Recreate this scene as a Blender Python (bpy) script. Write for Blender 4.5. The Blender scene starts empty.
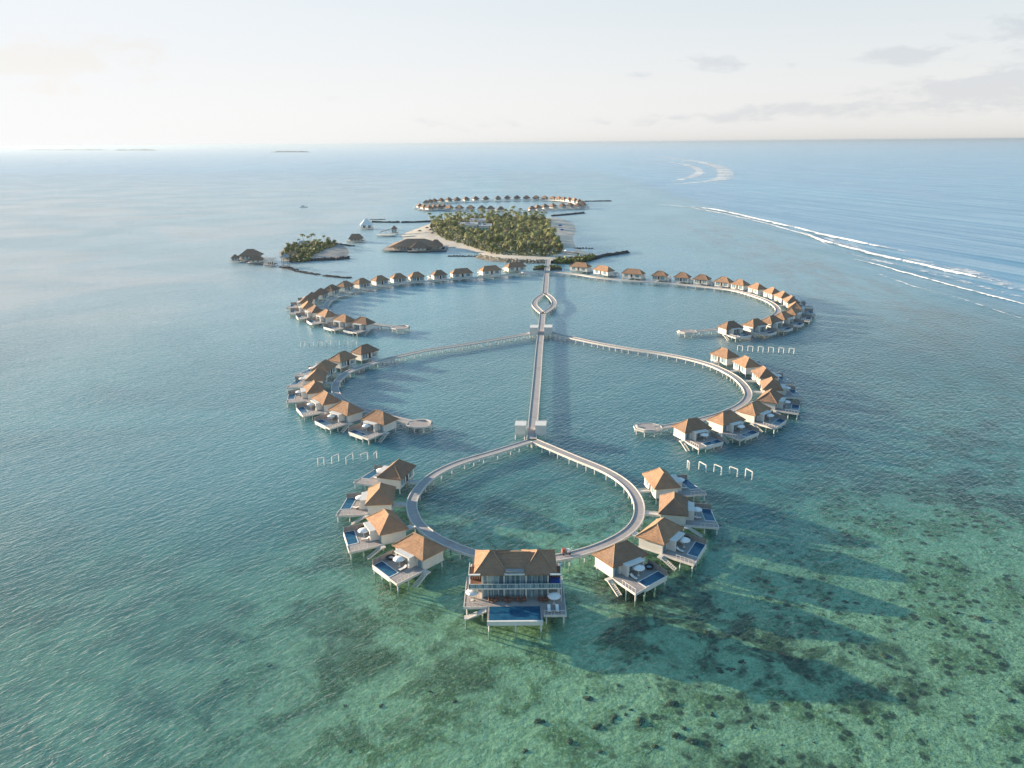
import bpy, math, random
from mathutils import Matrix, Vector, noise as mnoise
random.seed(7)
R = math.radians
S = bpy.context.scene
COL = S.collection

# ------------------------------------------------------------------ camera model (the survey that places things on the water)
F, H, HOR = 790.0, 90.0, 142.5
ROLL = math.atan(8.5 / 1024)
PITCH = math.atan((384 - HOR) / F)
cR, sR, cP, sP = math.cos(ROLL), math.sin(ROLL), math.cos(PITCH), math.sin(PITCH)

def ray(px, py):
    u, v = px - 512, 384 - py
    u2, v2 = u * cR + v * sR, v * cR - u * sR
    return (u2, F * cP + v2 * sP, -F * sP + v2 * cP)

def at(px, py, z=0.0):
    d = ray(px, py)
    t = (z - H) / d[2]
    return (d[0] * t, d[1] * t, z)

cam_data = bpy.data.cameras.new('camera')
cam = bpy.data.objects.new('camera', cam_data)
COL.objects.link(cam)
cam.matrix_world = Matrix(((cR, sR, 0, 0), (-sR * sP, cR * sP, -cP, 0), (-sR * cP, cR * cP, sP, H), (0, 0, 0, 1)))
cam_data.lens = F / 1024 * 36
cam_data.sensor_width = 36
cam_data.clip_start = 1
cam_data.clip_end = 300000
S.camera = cam

# ------------------------------------------------------------------ look
vs = S.view_settings
vs.view_transform = 'Standard'
vs.look = 'None'
vs.gamma = 1
vs.use_curve_mapping = False
vs.exposure = 2.15
S.cycles.max_bounces = 6
S.cycles.diffuse_bounces = 2
S.cycles.glossy_bounces = 3
S.cycles.transmission_bounces = 2
S.cycles.transparent_max_bounces = 10
S.cycles.volume_bounces = 0
S.cycles.caustics_reflective = False
S.cycles.caustics_refractive = False

SUN_AZ, SUN_EL = -63.0, 10.3        # degrees from straight ahead (negative = to the left), degrees above the horizon
sd = bpy.data.lights.new('sun', 'SUN')
sd.energy = 3.3
sd.angle = R(0.5)
sd.color = (1.0, 0.81, 0.58)
sun = bpy.data.objects.new('sun', sd)
COL.objects.link(sun)
sv = Vector((math.sin(R(SUN_AZ)) * math.cos(R(SUN_EL)), math.cos(R(SUN_AZ)) * math.cos(R(SUN_EL)), math.sin(R(SUN_EL))))
sun.rotation_euler = sv.to_track_quat('Z', 'Y').to_euler()

# ------------------------------------------------------------------ node helpers
class NT:
    def __init__(self, nt):
        self.t = nt
        self.n = nt.nodes
    def new(self, typ, **kw):
        nd = self.n.new(typ)
        for k, v in kw.items():
            setattr(nd, k, v)
        return nd
    def put(self, sock, v):
        if isinstance(v, bpy.types.NodeSocket):
            self.t.links.new(v, sock)
        elif v is not None:
            sock.default_value = v
    def math(self, op, a, b=None, c=None, clamp=False):
        nd = self.new('ShaderNodeMath', operation=op)
        nd.use_clamp = clamp
        for i, x in enumerate((a, b, c)):
            if x is not None:
                self.put(nd.inputs[i], x)
        return nd.outputs[0]
    def vmath(self, op, a, b=None):
        nd = self.new('ShaderNodeVectorMath', operation=op)
        self.put(nd.inputs[0], a)
        if b is not None:
            self.put(nd.inputs[1], b)
        return nd.outputs[0]
    def mapr(self, v, a, b, c=0.0, d=1.0, smooth=True):
        nd = self.new('ShaderNodeMapRange')
        nd.interpolation_type = 'SMOOTHSTEP' if smooth else 'LINEAR'
        for i, x in enumerate((v, a, b, c, d)):
            self.put(nd.inputs[i], x)
        return nd.outputs[0]
    def noise(self, vec, scale, detail=3.0, rough=0.55, dist=0.0):
        nd = self.new('ShaderNodeTexNoise')
        self.put(nd.inputs['Vector'], vec)
        nd.inputs['Scale'].default_value = scale
        nd.inputs['Detail'].default_value = detail
        nd.inputs['Roughness'].default_value = rough
        nd.inputs['Distortion'].default_value = dist
        return nd.outputs['Fac']
    def voro(self, vec, scale, feature='F1', rnd=1.0):
        nd = self.new('ShaderNodeTexVoronoi', feature=feature)
        self.put(nd.inputs['Vector'], vec)
        nd.inputs['Scale'].default_value = scale
        nd.inputs['Randomness'].default_value = rnd
        return nd.outputs[0]
    def mapping(self, vec, loc=(0, 0, 0), rot=(0, 0, 0), sc=(1, 1, 1)):
        nd = self.new('ShaderNodeMapping')
        self.put(nd.inputs[0], vec)
        nd.inputs[1].default_value = loc
        nd.inputs[2].default_value = rot
        nd.inputs[3].default_value = sc
        return nd.outputs[0]
    def mixc(self, f, a, b, mode='MIX'):
        nd = self.new('ShaderNodeMix', data_type='RGBA', blend_type=mode)
        self.put(nd.inputs[0], f)
        self.put(nd.inputs[6], a)
        self.put(nd.inputs[7], b)
        return nd.outputs[2]
    def sep(self, v):
        nd = self.new('ShaderNodeSeparateXYZ')
        self.put(nd.inputs[0], v)
        return nd.outputs
    def comb(self, x, y, z):
        nd = self.new('ShaderNodeCombineXYZ')
        for i, s in enumerate((x, y, z)):
            self.put(nd.inputs[i], s)
        return nd.outputs[0]
    def ramp(self, f, *stops):
        nd = self.new('ShaderNodeValToRGB')
        self.put(nd.inputs[0], f)
        el = nd.color_ramp.elements
        while len(el) < len(stops):
            el.new(0.5)
        for e, (p, c) in zip(el, stops):
            e.position = p
            e.color = c if len(c) == 4 else (*c, 1)
        return nd.outputs[0]
    def bump(self, h, strength=1.0, dist=1.0, normal=None):
        nd = self.new('ShaderNodeBump')
        nd.inputs['Strength'].default_value = strength
        nd.inputs['Distance'].default_value = dist
        self.put(nd.inputs['Height'], h)
        if normal is not None:
            self.put(nd.inputs['Normal'], normal)
        return nd.outputs[0]
    def mixs(self, f, a, b):
        nd = self.new('ShaderNodeMixShader')
        self.put(nd.inputs[0], f)
        self.t.links.new(a, nd.inputs[1])
        self.t.links.new(b, nd.inputs[2])
        return nd.outputs[0]

def rgb(*c):
    return (*c, 1.0)

def newmat(name):
    m = bpy.data.materials.new(name)
    m.use_nodes = True
    nt = NT(m.node_tree)
    bs = m.node_tree.nodes['Principled BSDF']
    return m, nt, bs

def mat_plain(name, c1, c2, scale=1.2, rough=0.7, spec=0.3, metallic=0.0, detail=4.0, bump=0.0, bscale=8.0):
    m, n, bs = newmat(name)
    tc = n.new('ShaderNodeTexCoord').outputs['Object']
    oi = n.new('ShaderNodeObjectInfo').outputs['Random']
    v = n.vmath('ADD', tc, n.comb(n.math('MULTIPLY', oi, 37.0), n.math('MULTIPLY', oi, 91.0), 0.0))
    f = n.noise(v, scale, detail, 0.6)
    n.put(bs.inputs['Base Color'], n.mixc(n.mapr(f, 0.3, 0.7), rgb(*c1), rgb(*c2)))
    bs.inputs['Roughness'].default_value = rough
    bs.inputs['Specular IOR Level'].default_value = spec
    bs.inputs['Metallic'].default_value = metallic
    if bump:
        n.put(bs.inputs['Normal'], n.bump(n.noise(v, bscale, 3, 0.6), bump, 0.1))
    return m

def mat_thatch(name, c1, c2, c3):
    m, n, bs = newmat(name)
    tc = n.new('ShaderNodeTexCoord').outputs['Object']
    oi = n.new('ShaderNodeObjectInfo').outputs['Random']
    v = n.vmath('ADD', tc, n.comb(n.math('MULTIPLY', oi, 53.0), n.math('MULTIPLY', oi, 17.0), 0.0))
    big = n.noise(v, 0.55, 4, 0.65)
    fine = n.noise(n.mapping(v, sc=(7, 7, 1.6)), 1.0, 4, 0.75)
    z = n.sep(tc)[2]
    grey = n.noise(n.vmath('ADD', v, (3.0, 8.0, 1.0)), .35, 4, .7)
    course = n.math('FRACT', n.math('MULTIPLY', n.math('ADD', z, n.math('MULTIPLY', big, 0.25)), 2.6))
    col = n.mixc(n.mapr(big, 0.32, 0.68), rgb(*c1), rgb(*c2))
    col = n.mixc(n.math('MULTIPLY', n.mapr(fine, 0.40, 0.72), 0.9), col, rgb(*c3))
    col = n.mixc(n.math('MULTIPLY', n.mapr(grey, .52, .68), .4), col, rgb(.25, .225, .20))
    col = n.mixc(1.0, col, n.mixc(n.mapr(oi, 0, 1, 0, 1, False), rgb(0.78, 0.80, 0.84), rgb(1.25, 1.18, 1.08)), 'MULTIPLY')
    n.put(bs.inputs['Base Color'], col)
    bs.inputs['Roughness'].default_value = 0.9
    bs.inputs['Specular IOR Level'].default_value = 0.15
    h = n.math('ADD', n.math('MULTIPLY', course, 0.35), fine)
    n.put(bs.inputs['Normal'], n.bump(h, 0.9, 0.2))
    return m

def mat_plank(name, c1, c2, width=0.18, uv=False, axis=0):
    """weathered boards; each board its own tone, dark joints"""
    m, n, bs = newmat(name)
    tcn = n.new('ShaderNodeTexCoord')
    tc = tcn.outputs['UV' if uv else 'Object']
    s = n.sep(tc)
    a = n.math('DIVIDE', s[axis], width)
    board = n.math('FLOOR', a)
    fr = n.math('FRACT', a)
    wn = n.new('ShaderNodeTexWhiteNoise', noise_dimensions='2D')
    n.put(wn.inputs['Vector'], n.comb(board, n.math('FLOOR', n.math('MULTIPLY', s[1 - axis], 0.31)), 0.0))
    big = n.noise(tc, 0.16, 4, 0.6)
    col = n.mixc(n.math('ADD', n.math('MULTIPLY', wn.outputs[0], 0.55), n.math('MULTIPLY', big, 0.5)), rgb(*c1), rgb(*c2))
    joint = n.math('LESS_THAN', fr, 0.07)
    col = n.mixc(n.math('MULTIPLY', joint, 0.6), col, rgb(0.05, 0.045, 0.04))
    stain = n.noise(tc, .07, 5, .75)
    col = n.mixc(n.math('MULTIPLY', n.mapr(stain, .5, .72), .5), col, rgb(.17, .15, .14))
    n.put(bs.inputs['Base Color'], col)
    bs.inputs['Roughness'].default_value = 0.75
    bs.inputs['Specular IOR Level'].default_value = 0.25
    return m

M = {}
M['thatch'] = mat_thatch('thatch', (0.315, 0.195, 0.130), (0.40, 0.25, 0.165), (0.23, 0.155, 0.112))
M['thatch_old'] = mat_thatch('thatch_old', (0.25, 0.165, 0.12), (0.32, 0.21, 0.15), (0.18, 0.125, 0.095))
M['ridge'] = mat_plain('ridge_thatch', (0.36, 0.25, 0.17), (0.30, 0.20, 0.135), 2.0, 0.9)
M['white'] = mat_plain('white_render', (0.66, 0.635, 0.59), (0.73, 0.705, 0.66), 0.6, 0.65)
M['trim'] = mat_plain('white_trim', (0.70, 0.67, 0.62), (0.78, 0.75, 0.71), 1.0, 0.6)
M['pile'] = mat_plain('concrete_pile', (0.74, 0.72, 0.68), (0.62, 0.60, 0.56), 1.5, 0.75)
M['fascia'] = mat_plain('pale_timber', (0.62, 0.57, 0.52), (0.72, 0.67, 0.61), 0.9, 0.7)
M['deck'] = mat_plank('deck_boards', (0.33, 0.29, 0.275), (0.45, 0.40, 0.375), 0.2)
M['walk'] = mat_plank('walkway_boards', (0.33, 0.30, 0.29), (0.46, 0.42, 0.405), 0.22, uv=True)
M['screen'] = mat_plank('screen_slats', (0.27, 0.235, 0.215), (0.40, 0.35, 0.32), 0.14, axis=1)
M['dark'] = mat_plain('dark_rattan', (0.035, 0.032, 0.035), (0.06, 0.055, 0.055), 5, 0.7)
M['cushion'] = mat_plain('white_canvas', (0.78, 0.77, 0.75), (0.84, 0.83, 0.81), 2.0, 0.8)
M['redwood'] = mat_plain('red_timber', (0.17, 0.09, 0.06), (0.23, 0.125, 0.085), 3.0, 0.6)
M['blue'] = mat_plain('blue_fabric', (0.02, 0.06, 0.26), (0.03, 0.09, 0.34), 3.0, 0.8)
M['curtain'] = mat_plain('pale_curtain', (0.35, 0.42, 0.44), (0.48, 0.54, 0.55), 3.0, 0.9)
M['metal'] = mat_plain('grey_metal', (0.25, 0.25, 0.26), (0.32, 0.32, 0.33), 2.0, 0.45, 0.5, 0.4)
M['rock'] = mat_plain('dark_rock', (0.045, 0.045, 0.048), (0.11, 0.105, 0.10), 0.6, 0.9, bump=0.6, bscale=1.5)
M['rock_pale'] = mat_plain('pale_rock', (0.30, 0.25, 0.19), (0.46, 0.39, 0.30), 0.5, 0.9, bump=0.6, bscale=1.2)
M['sand'] = mat_plain('beach_sand', (0.52, 0.46, 0.385), (0.60, 0.545, 0.465), 0.08, 0.9, 0.2)
M['sand_shaded'] = mat_plain('shaded_sand', (0.28, 0.27, 0.26), (0.36, 0.35, 0.33), 0.08, 0.9, 0.2)  # islet sand, its colour darkened for the shadow lying on it
M['coral'] = mat_plain('coral_rock', (0.07, 0.055, 0.035), (0.19, 0.14, 0.075), 2.2, 0.95, bump=0.8, bscale=4)
M['trunk'] = mat_plain('palm_trunk', (0.22, 0.17, 0.13), (0.30, 0.24, 0.18), 1.0, 0.9)
M['frond'] = mat_plain('palm_frond', (0.18, 0.19, 0.055), (0.35, 0.31, 0.10), 0.35, 0.6, 0.3)
M['leaf'] = mat_plain('broad_leaf', (0.09, 0.125, 0.035), (0.19, 0.21, 0.065), 0.4, 0.65, 0.3)
M['leafdry'] = mat_plain('dry_leaf', (0.10, 0.10, 0.04), (0.20, 0.17, 0.07), 0.4, 0.7, 0.3)
M['grass'] = mat_plain('green_lawn', (0.10, 0.13, 0.04), (0.17, 0.18, 0.06), 0.1, 0.9, 0.2)
M['greyroof'] = mat_plain('grey_flat_roof', (0.28, 0.30, 0.33), (0.38, 0.40, 0.43), 0.3, 0.7)
M['hull'] = mat_plain('boat_hull', (0.75, 0.75, 0.74), (0.80, 0.80, 0.79), 0.4, 0.35, 0.5)
M['red'] = mat_plain('red_canvas', (0.30, 0.11, 0.09), (0.36, 0.15, 0.12), 2.0, 0.8)
M['pinkf'] = mat_plain('skin', (0.35, 0.20, 0.14), (0.38, 0.22, 0.155), 2.0, 0.6)

def mat_glass():
    m, n, bs = newmat('tinted_glass')
    tc = n.new('ShaderNodeTexCoord').outputs['Object']
    f = n.noise(n.mapping(tc, sc=(2.2, 2.2, 0.15)), 1.0, 2, 0.5)
    n.put(bs.inputs['Base Color'], n.mixc(n.mapr(f, 0.40, 0.62), rgb(0.13, 0.20, 0.24), rgb(0.30, 0.41, 0.45)))
    bs.inputs['Roughness'].default_value = 0.06
    bs.inputs['Specular IOR Level'].default_value = 0.7
    return m
M['glass'] = mat_glass()

def mat_pool():
    m, n, bs = newmat('pool_water')
    tc = n.new('ShaderNodeTexCoord').outputs['Object']
    f = n.noise(tc, 0.8, 3, 0.5)
    n.put(bs.inputs['Base Color'], n.mixc(n.mapr(f, 0.3, 0.7), rgb(0.015, 0.085, 0.16), rgb(0.025, 0.125, 0.22)))
    bs.inputs['Roughness'].default_value = 0.05
    bs.inputs['IOR'].default_value = 1.33
    n.put(bs.inputs['Normal'], n.bump(n.noise(tc, 2.2, 3, 0.5), 0.25, 0.05))
    return m
M['pool'] = mat_pool()

# ------------------------------------------------------------------ mesh builder
class MB:
    def __init__(self):
        self.v, self.f, self.mi, self.uv = [], [], [], {}
    def face(self, idx, mi=0, uv=None):
        if uv is not None:
            self.uv[len(self.f)] = uv
        self.f.append(tuple(idx))
        self.mi.append(mi)
    def poly(self, pts, mi=0):
        b = len(self.v)
        self.v += [tuple(p) for p in pts]
        self.face(range(b, b + len(pts)), mi)
    def prism(self, pts, z0, z1, mi=0, flip=None):
        """closed prism over a ground polygon given in either winding"""
        a = sum(p[0] * q[1] - q[0] * p[1] for p, q in zip(pts, pts[1:] + pts[:1]))
        if a < 0:
            pts = pts[::-1]
        b, n = len(self.v), len(pts)
        self.v += [(p[0], p[1], z0) for p in pts] + [(p[0], p[1], z1) for p in pts]
        self.face([b + n + i for i in range(n)], mi)
        self.face([b + n - 1 - i for i in range(n)], mi)
        for i in range(n):
            j = (i + 1) % n
            self.face((b + i, b + j, b + n + j, b + n + i), mi)
    def box(self, x0, x1, y0, y1, z0, z1, mi=0):
        if x0 > x1: x0, x1 = x1, x0
        if y0 > y1: y0, y1 = y1, y0
        self.prism([(x0, y0), (x1, y0), (x1, y1), (x0, y1)], z0, z1, mi)
    def beam(self, p, q, w, h, mi=0):
        """box bar from p to q, w wide across, h tall"""
        p, q = Vector(p), Vector(q)
        d = (q - p).normalized()
        up = Vector((0, 0, 1)) if abs(d.z) < 0.95 else Vector((0, 1, 0))
        s = d.cross(up).normalized() * (w / 2)
        u = s.cross(d).normalized() * (h / 2)
        b = len(self.v)
        for e in (p, q):
            self.v += [tuple(e + s + u), tuple(e - s + u), tuple(e - s - u), tuple(e + s - u)]
        for i in range(4):
            j = (i + 1) % 4
            self.face((b + i, b + j, b + 4 + j, b + 4 + i)[::-1], mi)
        self.face((b, b + 1, b + 2, b + 3)[::-1][::-1], mi)
        self.face((b + 7, b + 6, b + 5, b + 4), mi)
    def tube(self, pts, rad, n=7, mi=0, cap=True):
        b = len(self.v)
        pts = [Vector(p) for p in pts]
        for k, p in enumerate(pts):
            d = (pts[min(k + 1, len(pts) - 1)] - pts[max(k - 1, 0)]).normalized()
            a = Vector((1, 0, 0)) if abs(d.x) < 0.8 else Vector((0, 1, 0))
            s = d.cross(a).normalized()
            t = d.cross(s).normalized()
            r = rad[k] if isinstance(rad, (list, tuple)) else rad
            for i in range(n):
                an = 2 * math.pi * i / n
                self.v.append(tuple(p + s * (r * math.cos(an)) + t * (r * math.sin(an))))
        for k in range(len(pts) - 1):
            for i in range(n):
                j = (i + 1) % n
                self.face((b + k * n + i, b + k * n + j, b + (k + 1) * n + j, b + (k + 1) * n + i), mi)
        if cap:
            self.face([b + n - 1 - i for i in range(n)], mi)
            self.face([b + (len(pts) - 1) * n + i for i in range(n)], mi)
    def lathe(self, prof, n=16, mi=0, c=(0, 0, 0), ex=1.0):
        b = len(self.v)
        for r, z in prof:
            for i in range(n):
                an = 2 * math.pi * i / n
                self.v.append((c[0] + r * math.cos(an) * ex, c[1] + r * math.sin(an), c[2] + z))
        for k in range(len(prof) - 1):
            for i in range(n):
                j = (i + 1) % n
                self.face((b + k * n + i, b + k * n + j, b + (k + 1) * n + j, b + (k + 1) * n + i), mi)
    def hip(self, x0, x1, y0, y1, ze, zr, rl, th=0.22, mi=0, sub=8, jit=0.09, yr=None):
        """hip roof: eaves rectangle, ridge of length rl along x; thatch faces a little uneven, with a thick eave"""
        cx, cy = (x0 + x1) / 2, (y0 + y1) / 2 if yr is None else yr
        a, b_ = Vector((cx - rl / 2, cy, zr)), Vector((cx + rl / 2, cy, zr))
        A, B, C_, D = Vector((x0, y0, ze)), Vector((x1, y0, ze)), Vector((x1, y1, ze)), Vector((x0, y1, ze))
        def patch(p00, p10, p11, p01):
            base = len(self.v)
            for j in range(sub + 1):
                t = j / sub
                for i in range(sub + 1):
                    s = i / sub
                    q = p00.lerp(p10, s).lerp(p01.lerp(p11, s), t)
                    sag = -0.10 * math.sin(math.pi * t)
                    q = q + Vector((0, 0, sag + (jit * mnoise.noise(q * 0.9) if 0 < t < 1 else jit * 0.6 * mnoise.noise(q * 0.7))))
                    self.v.append(tuple(q))
            w = sub + 1
            for j in range(sub):
                for i in range(sub):
                    o = base + j * w + i
                    self.face((o, o + 1, o + w + 1, o + w), mi)
        patch(A, B, b_, a)
        patch(C_, D, a, b_)
        patch(B, C_, b_, b_)
        patch(D, A, a, a)
        dz = Vector((0, 0, -th))
        for p, q in ((A, B), (B, C_), (C_, D), (D, A)):
            self.poly([q, p, p + dz, q + dz][::-1], mi)
        self.poly([A + dz, D + dz, C_ + dz, B + dz], mi)
    def mesh(self, name, mats, smooth=False):
        me = bpy.data.meshes.new(name)
        me.from_pydata(self.v, [], self.f)
        for m in mats:
            me.materials.append(m)
        me.polygons.foreach_set('material_index', self.mi)
        if smooth:
            me.polygons.foreach_set('use_smooth', [True] * len(self.f))
        if self.uv:
            L = me.uv_layers.new(name='UVMap')
            for fi, uvs in self.uv.items():
                for li, uv in zip(me.polygons[fi].loop_indices, uvs):
                    L.data[li].uv = uv
        me.update()
        return me
    def build(self, name, mats, parent=None, smooth=False):
        if not isinstance(mats, (list, tuple)):
            mats = [mats]
        return link(name, self.mesh(name, mats, smooth), parent)

def link(name, me, parent=None):
    o = bpy.data.objects.new(name, me)
    COL.objects.link(o)
    if parent is not None:
        o.parent = parent
    return o

def tag(o, label=None, cat=None, group=None, kind=None):
    if label:
        assert 4 <= len(label.split()) <= 16, label
        o['label'] = label
    if cat: o['category'] = cat
    if group: o['group'] = group
    if kind: o['kind'] = kind
    return o

def empty(name, loc=(0, 0, 0), rz=0.0):
    o = bpy.data.objects.new(name, None)
    o.empty_display_size = 0.5
    COL.objects.link(o)
    o.location = loc
    o.rotation_euler = (0, 0, rz)
    return o

KIDS = {}
def kids(o):
    return list(o.children)

def copy_tree(o, parent=None, ch_map=None):
    c = o.copy()
    COL.objects.link(c)
    c.parent = parent
    for ch in ch_map[o] if ch_map else kids(o):
        copy_tree(ch, c, ch_map)
    return c

def tree_map(o, d=None):
    d = {} if d is None else d
    d[o] = kids(o)
    for c in d[o]:
        tree_map(c, d)
    return d

def struct(o):
    o['kind'] = 'structure'
    return o

ORD = ['first', 'second', 'third', 'fourth', 'fifth', 'sixth', 'seventh', 'eighth', 'ninth', 'tenth', 'eleventh', 'twelfth', 'thirteenth',
       'fourteenth', 'fifteenth', 'sixteenth', 'seventeenth', 'eighteenth', 'nineteenth', 'twentieth', 'twenty-first', 'twenty-second',
       'twenty-third', 'twenty-fourth', 'twenty-fifth', 'twenty-sixth', 'twenty-seventh', 'twenty-eighth', 'twenty-ninth', 'thirtieth']

# ------------------------------------------------------------------ polylines
def smooth_path(pts, step=1.5, closed=False):
    P = [Vector((p[0], p[1])) for p in pts]
    out = []
    n = len(P)
    segs = n if closed else n - 1
    for i in range(segs):
        g = (lambda k: P[k % n]) if closed else (lambda k: P[max(0, min(n - 1, k))])
        p0, p1, p2, p3 = g(i - 1), g(i), g(i + 1), g(i + 2)
        m = max(2, int((p2 - p1).length / step))
        for k in range(m):
            t = k / m
            out.append(0.5 * ((2 * p1) + (p2 - p0) * t + (2 * p0 - 5 * p1 + 4 * p2 - p3) * t * t + (3 * p1 - p0 - 3 * p2 + p3) * t ** 3))
    if not closed:
        out.append(P[-1])
    # two light smoothing passes
    for _ in range(6):
        q = out[:]
        for k in range(len(out)):
            if not closed and k in (0, len(out) - 1):
                continue
            q[k] = out[k] * 0.5 + (out[k - 1] + out[(k + 1) % len(out)]) * 0.25
        out = q
    return out

def px_path(pp, z=2.0, step=1.5):
    return smooth_path([at(x, y, z) for x, y in pp], step)

def normals(path):
    N = []
    for k in range(len(path)):
        d = path[min(k + 1, len(path) - 1)] - path[max(k - 1, 0)]
        d.normalize()
        N.append(Vector((-d.y, d.x)))
    return N

PILE_ME = None
def pile_mesh():
    global PILE_ME
    if PILE_ME is None:
        b = MB()
        b.tube([(0, 0, -3.2), (0, 0, 0)], 0.17, 7)
        PILE_ME = b.mesh('piling', [M['pile']], True)
    return PILE_ME

def walkway(name, path, w, label, z=2.0, spacing=3.4, rail=True, cat='walkway', skip=None):
    """boards on a curve, pale edge beams, pairs of piles"""
    c = path[len(path) // 2]
    root = empty(name, (c.x, c.y, 0))
    N = normals(path)
    d = MB()
    s = 0.0
    prev = None
    for k, (p, nn) in enumerate(zip(path, N)):
        if k:
            s += (p - path[k - 1]).length
        l, r = p + nn * (w / 2) - c, p - nn * (w / 2) - c
        b = len(d.v)
        d.v += [(l.x, l.y, z), (r.x, r.y, z), (l.x, l.y, z - 0.25), (r.x, r.y, z - 0.25)]
        if k:
            a = b - 4
            d.face((a + 1, b + 1, b, a), 0, [(ps, -w / 2), (s, -w / 2), (s, w / 2), (ps, w / 2)])
            d.face((a + 2, b + 2, b + 3, a + 3), 0, [(ps, 0)] * 4)
            d.face((a, b, b + 2, a + 2), 0, [(ps, 0)] * 4)
            d.face((a + 3, b + 3, b + 1, a + 1), 0, [(ps, 0)] * 4)
        ps = s
    d.build('deck', M['walk'], root)
    for sgn in (-1, 1):
        e = MB()
        for k, (p, nn) in enumerate(zip(path, N)):
            q = p + nn * (sgn * (w / 2 + 0.13)) - c
            i0, i1 = q - nn * 0.12, q + nn * 0.12
            b = len(e.v)
            e.v += [(i0.x, i0.y, z + 0.16), (i1.x, i1.y, z + 0.16), (i1.x, i1.y, z - 0.42), (i0.x, i0.y, z - 0.42)]
            if k:
                a = b - 4
                for i in range(4):
                    j = (i + 1) % 4
                    e.face((a + i, b + i, b + j, a + j))
        e.face((0, 1, 2, 3)); e.face([len(e.v) - 1 - i for i in range(4)])
        e.build('edge_beam', M['fascia'], root)
    # piles: the hundred nearest are parts of their own, the rest one mass
    L, last, spots = 0.0, -1e9, []
    extra = MB()
    for k, (p, nn) in enumerate(zip(path, N)):
        if k:
            L += (p - path[k - 1]).length
        if L - last >= spacing:
            last = L
            for sgn in (-1, 1):
                q = p + nn * (sgn * (w / 2 - 0.05))
                spots.append((q.length, q - c))
    spots.sort(key=lambda t: t[0])
    for i, (_, q) in enumerate(spots):
        if i < 100:
            o = link('piling', pile_mesh(), root)
            o.location = (q.x, q.y, z - 0.3)
        else:
            extra.tube([(q.x, q.y, -2), (q.x, q.y, z - 0.3)], 0.17, 6)
    if extra.v:
        tag(extra.build('far_pilings', M['pile'], root), kind='stuff')
    tag(root, label, cat)
    return root

# ------------------------------------------------------------------ walkways, from the photograph's survey points
ring_px = [(530, 441), (512, 446.5), (495, 452), (457.5, 463), (432, 475.5), (419, 488), (411.5, 501), (413, 514), (419, 525), (432, 535.5), (447, 543.5), (468, 551.5), (490, 557.5),
           (512, 560.5), (536, 560.5), (559, 557.6), (577, 553.8), (601, 546), (619, 537.5), (631.6, 529), (638.5, 519), (640, 508.5), (637, 497.0), (628.6, 485.5), (616.8, 476.5), (602, 468.5), (580, 459.8), (557.5, 450.3), (545, 445), (534, 440.5)]
ringP = px_path(ring_px)
jetty_px = [(531.5, 439), (534, 412), (537, 378), (539, 352), (541, 331), (542.5, 314)]
jettyP = px_path(jetty_px)
lensL = px_path([(542.6, 313.2), (539.6, 310.6), (535.6, 306.6), (534.3, 303.6), (535.6, 300.2), (539.6, 296.4), (544.6, 293.8)], step=1.0)
lensR = px_path([(543.2, 313.2), (548.5, 310.0), (552.7, 306.6), (554.2, 303.0), (552.6, 299.4), (548.9, 295.8), (545.2, 293.8)], step=1.0)
neckP = px_path([(545.0, 293.4), (546, 282), (547, 270)])
headP = px_path([(547, 271.5), (547.6, 266), (548.2, 259.5)])
midL = px_path([(538, 332), (520, 335), (500, 338.6), (480, 342), (449, 346.8), (428, 349.8), (402, 355.4), (384, 359.8), (368, 364.4), (354, 369), (344, 374.5), (337, 381.5), (335, 388.5), (337.5, 395.5), (345.6, 402.5), (360, 408.5), (380, 414.5), (400, 419.5), (414, 422.5)])
midR = px_path([(545, 331), (565, 336), (583, 340), (605, 344.5), (630, 348.8), (659, 353), (684.7, 357.8), (708, 363.8), (723.8, 370.3), (737.4, 378.4), (746, 387.6), (748.5, 395), (744, 402.5), (732, 409.5), (714, 416), (690, 422), (667, 426.5), (655, 427.5)])
outL = px_path([(546, 271.5), (529, 272.5), (503, 275), (476.6, 277.3), (450, 279.2), (427.4, 281), (406, 283), (390.5, 284.6), (375.7, 286.8), (358, 290.2), (343, 294.6), (332, 299.2), (326.5, 304.5), (326.5, 308.5), (331, 313), (344, 318.5), (360, 322), (377, 324.5), (395, 326.6)])
outR = px_path([(549, 271.5), (576, 274), (595.7, 277.2), (620, 279.7), (646.7, 281.8), (673, 283.6), (699, 286), (725.7, 289), (737, 291), (753, 295.4), (768, 301), (776.6, 306.8), (778, 311.5), (773, 316), (762, 320.5), (744, 325), (730, 327.3), (713.7, 329.3), (693, 331.2)])

walkway('ring_walkway', ringP, 2.3, 'curved timber walkway forming a teardrop ring behind the two-storey villa')
walkway('straight_jetty', jettyP, 2.7, 'long straight timber jetty leading from the front ring to the middle arcs', z=2.012)
walkway('loop_walkway', lensL, 2.6, 'left half of the eye-shaped walkway loop on the central jetty', spacing=5)
walkway('loop_walkway', lensR, 2.6, 'right half of the eye-shaped walkway loop on the central jetty', spacing=5)
walkway('straight_jetty', neckP, 3.2, 'short straight jetty from the eye-shaped loop towards the palm island', z=2.012, spacing=6)
walkway('straight_jetty', headP, 3.4, 'wide landing jetty joining the outer walkways to the palm island beach', z=2.024, spacing=6)
walkway('arc_walkway', midL, 2.4, 'curved timber walkway sweeping left from the jetty to the middle villas', z=1.996, spacing=3.2)
walkway('arc_walkway', midR, 2.4, 'curved timber walkway sweeping right from the jetty to the middle villas', z=1.992, spacing=3.2)
walkway('arc_walkway', outL, 2.4, 'curved timber walkway of the left outer villas, starting near the palm island', z=1.988, spacing=5)
walkway('arc_walkway', outR, 2.4, 'curved timber walkway of the right outer villas, starting near the palm island', z=1.984, spacing=5)

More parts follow.
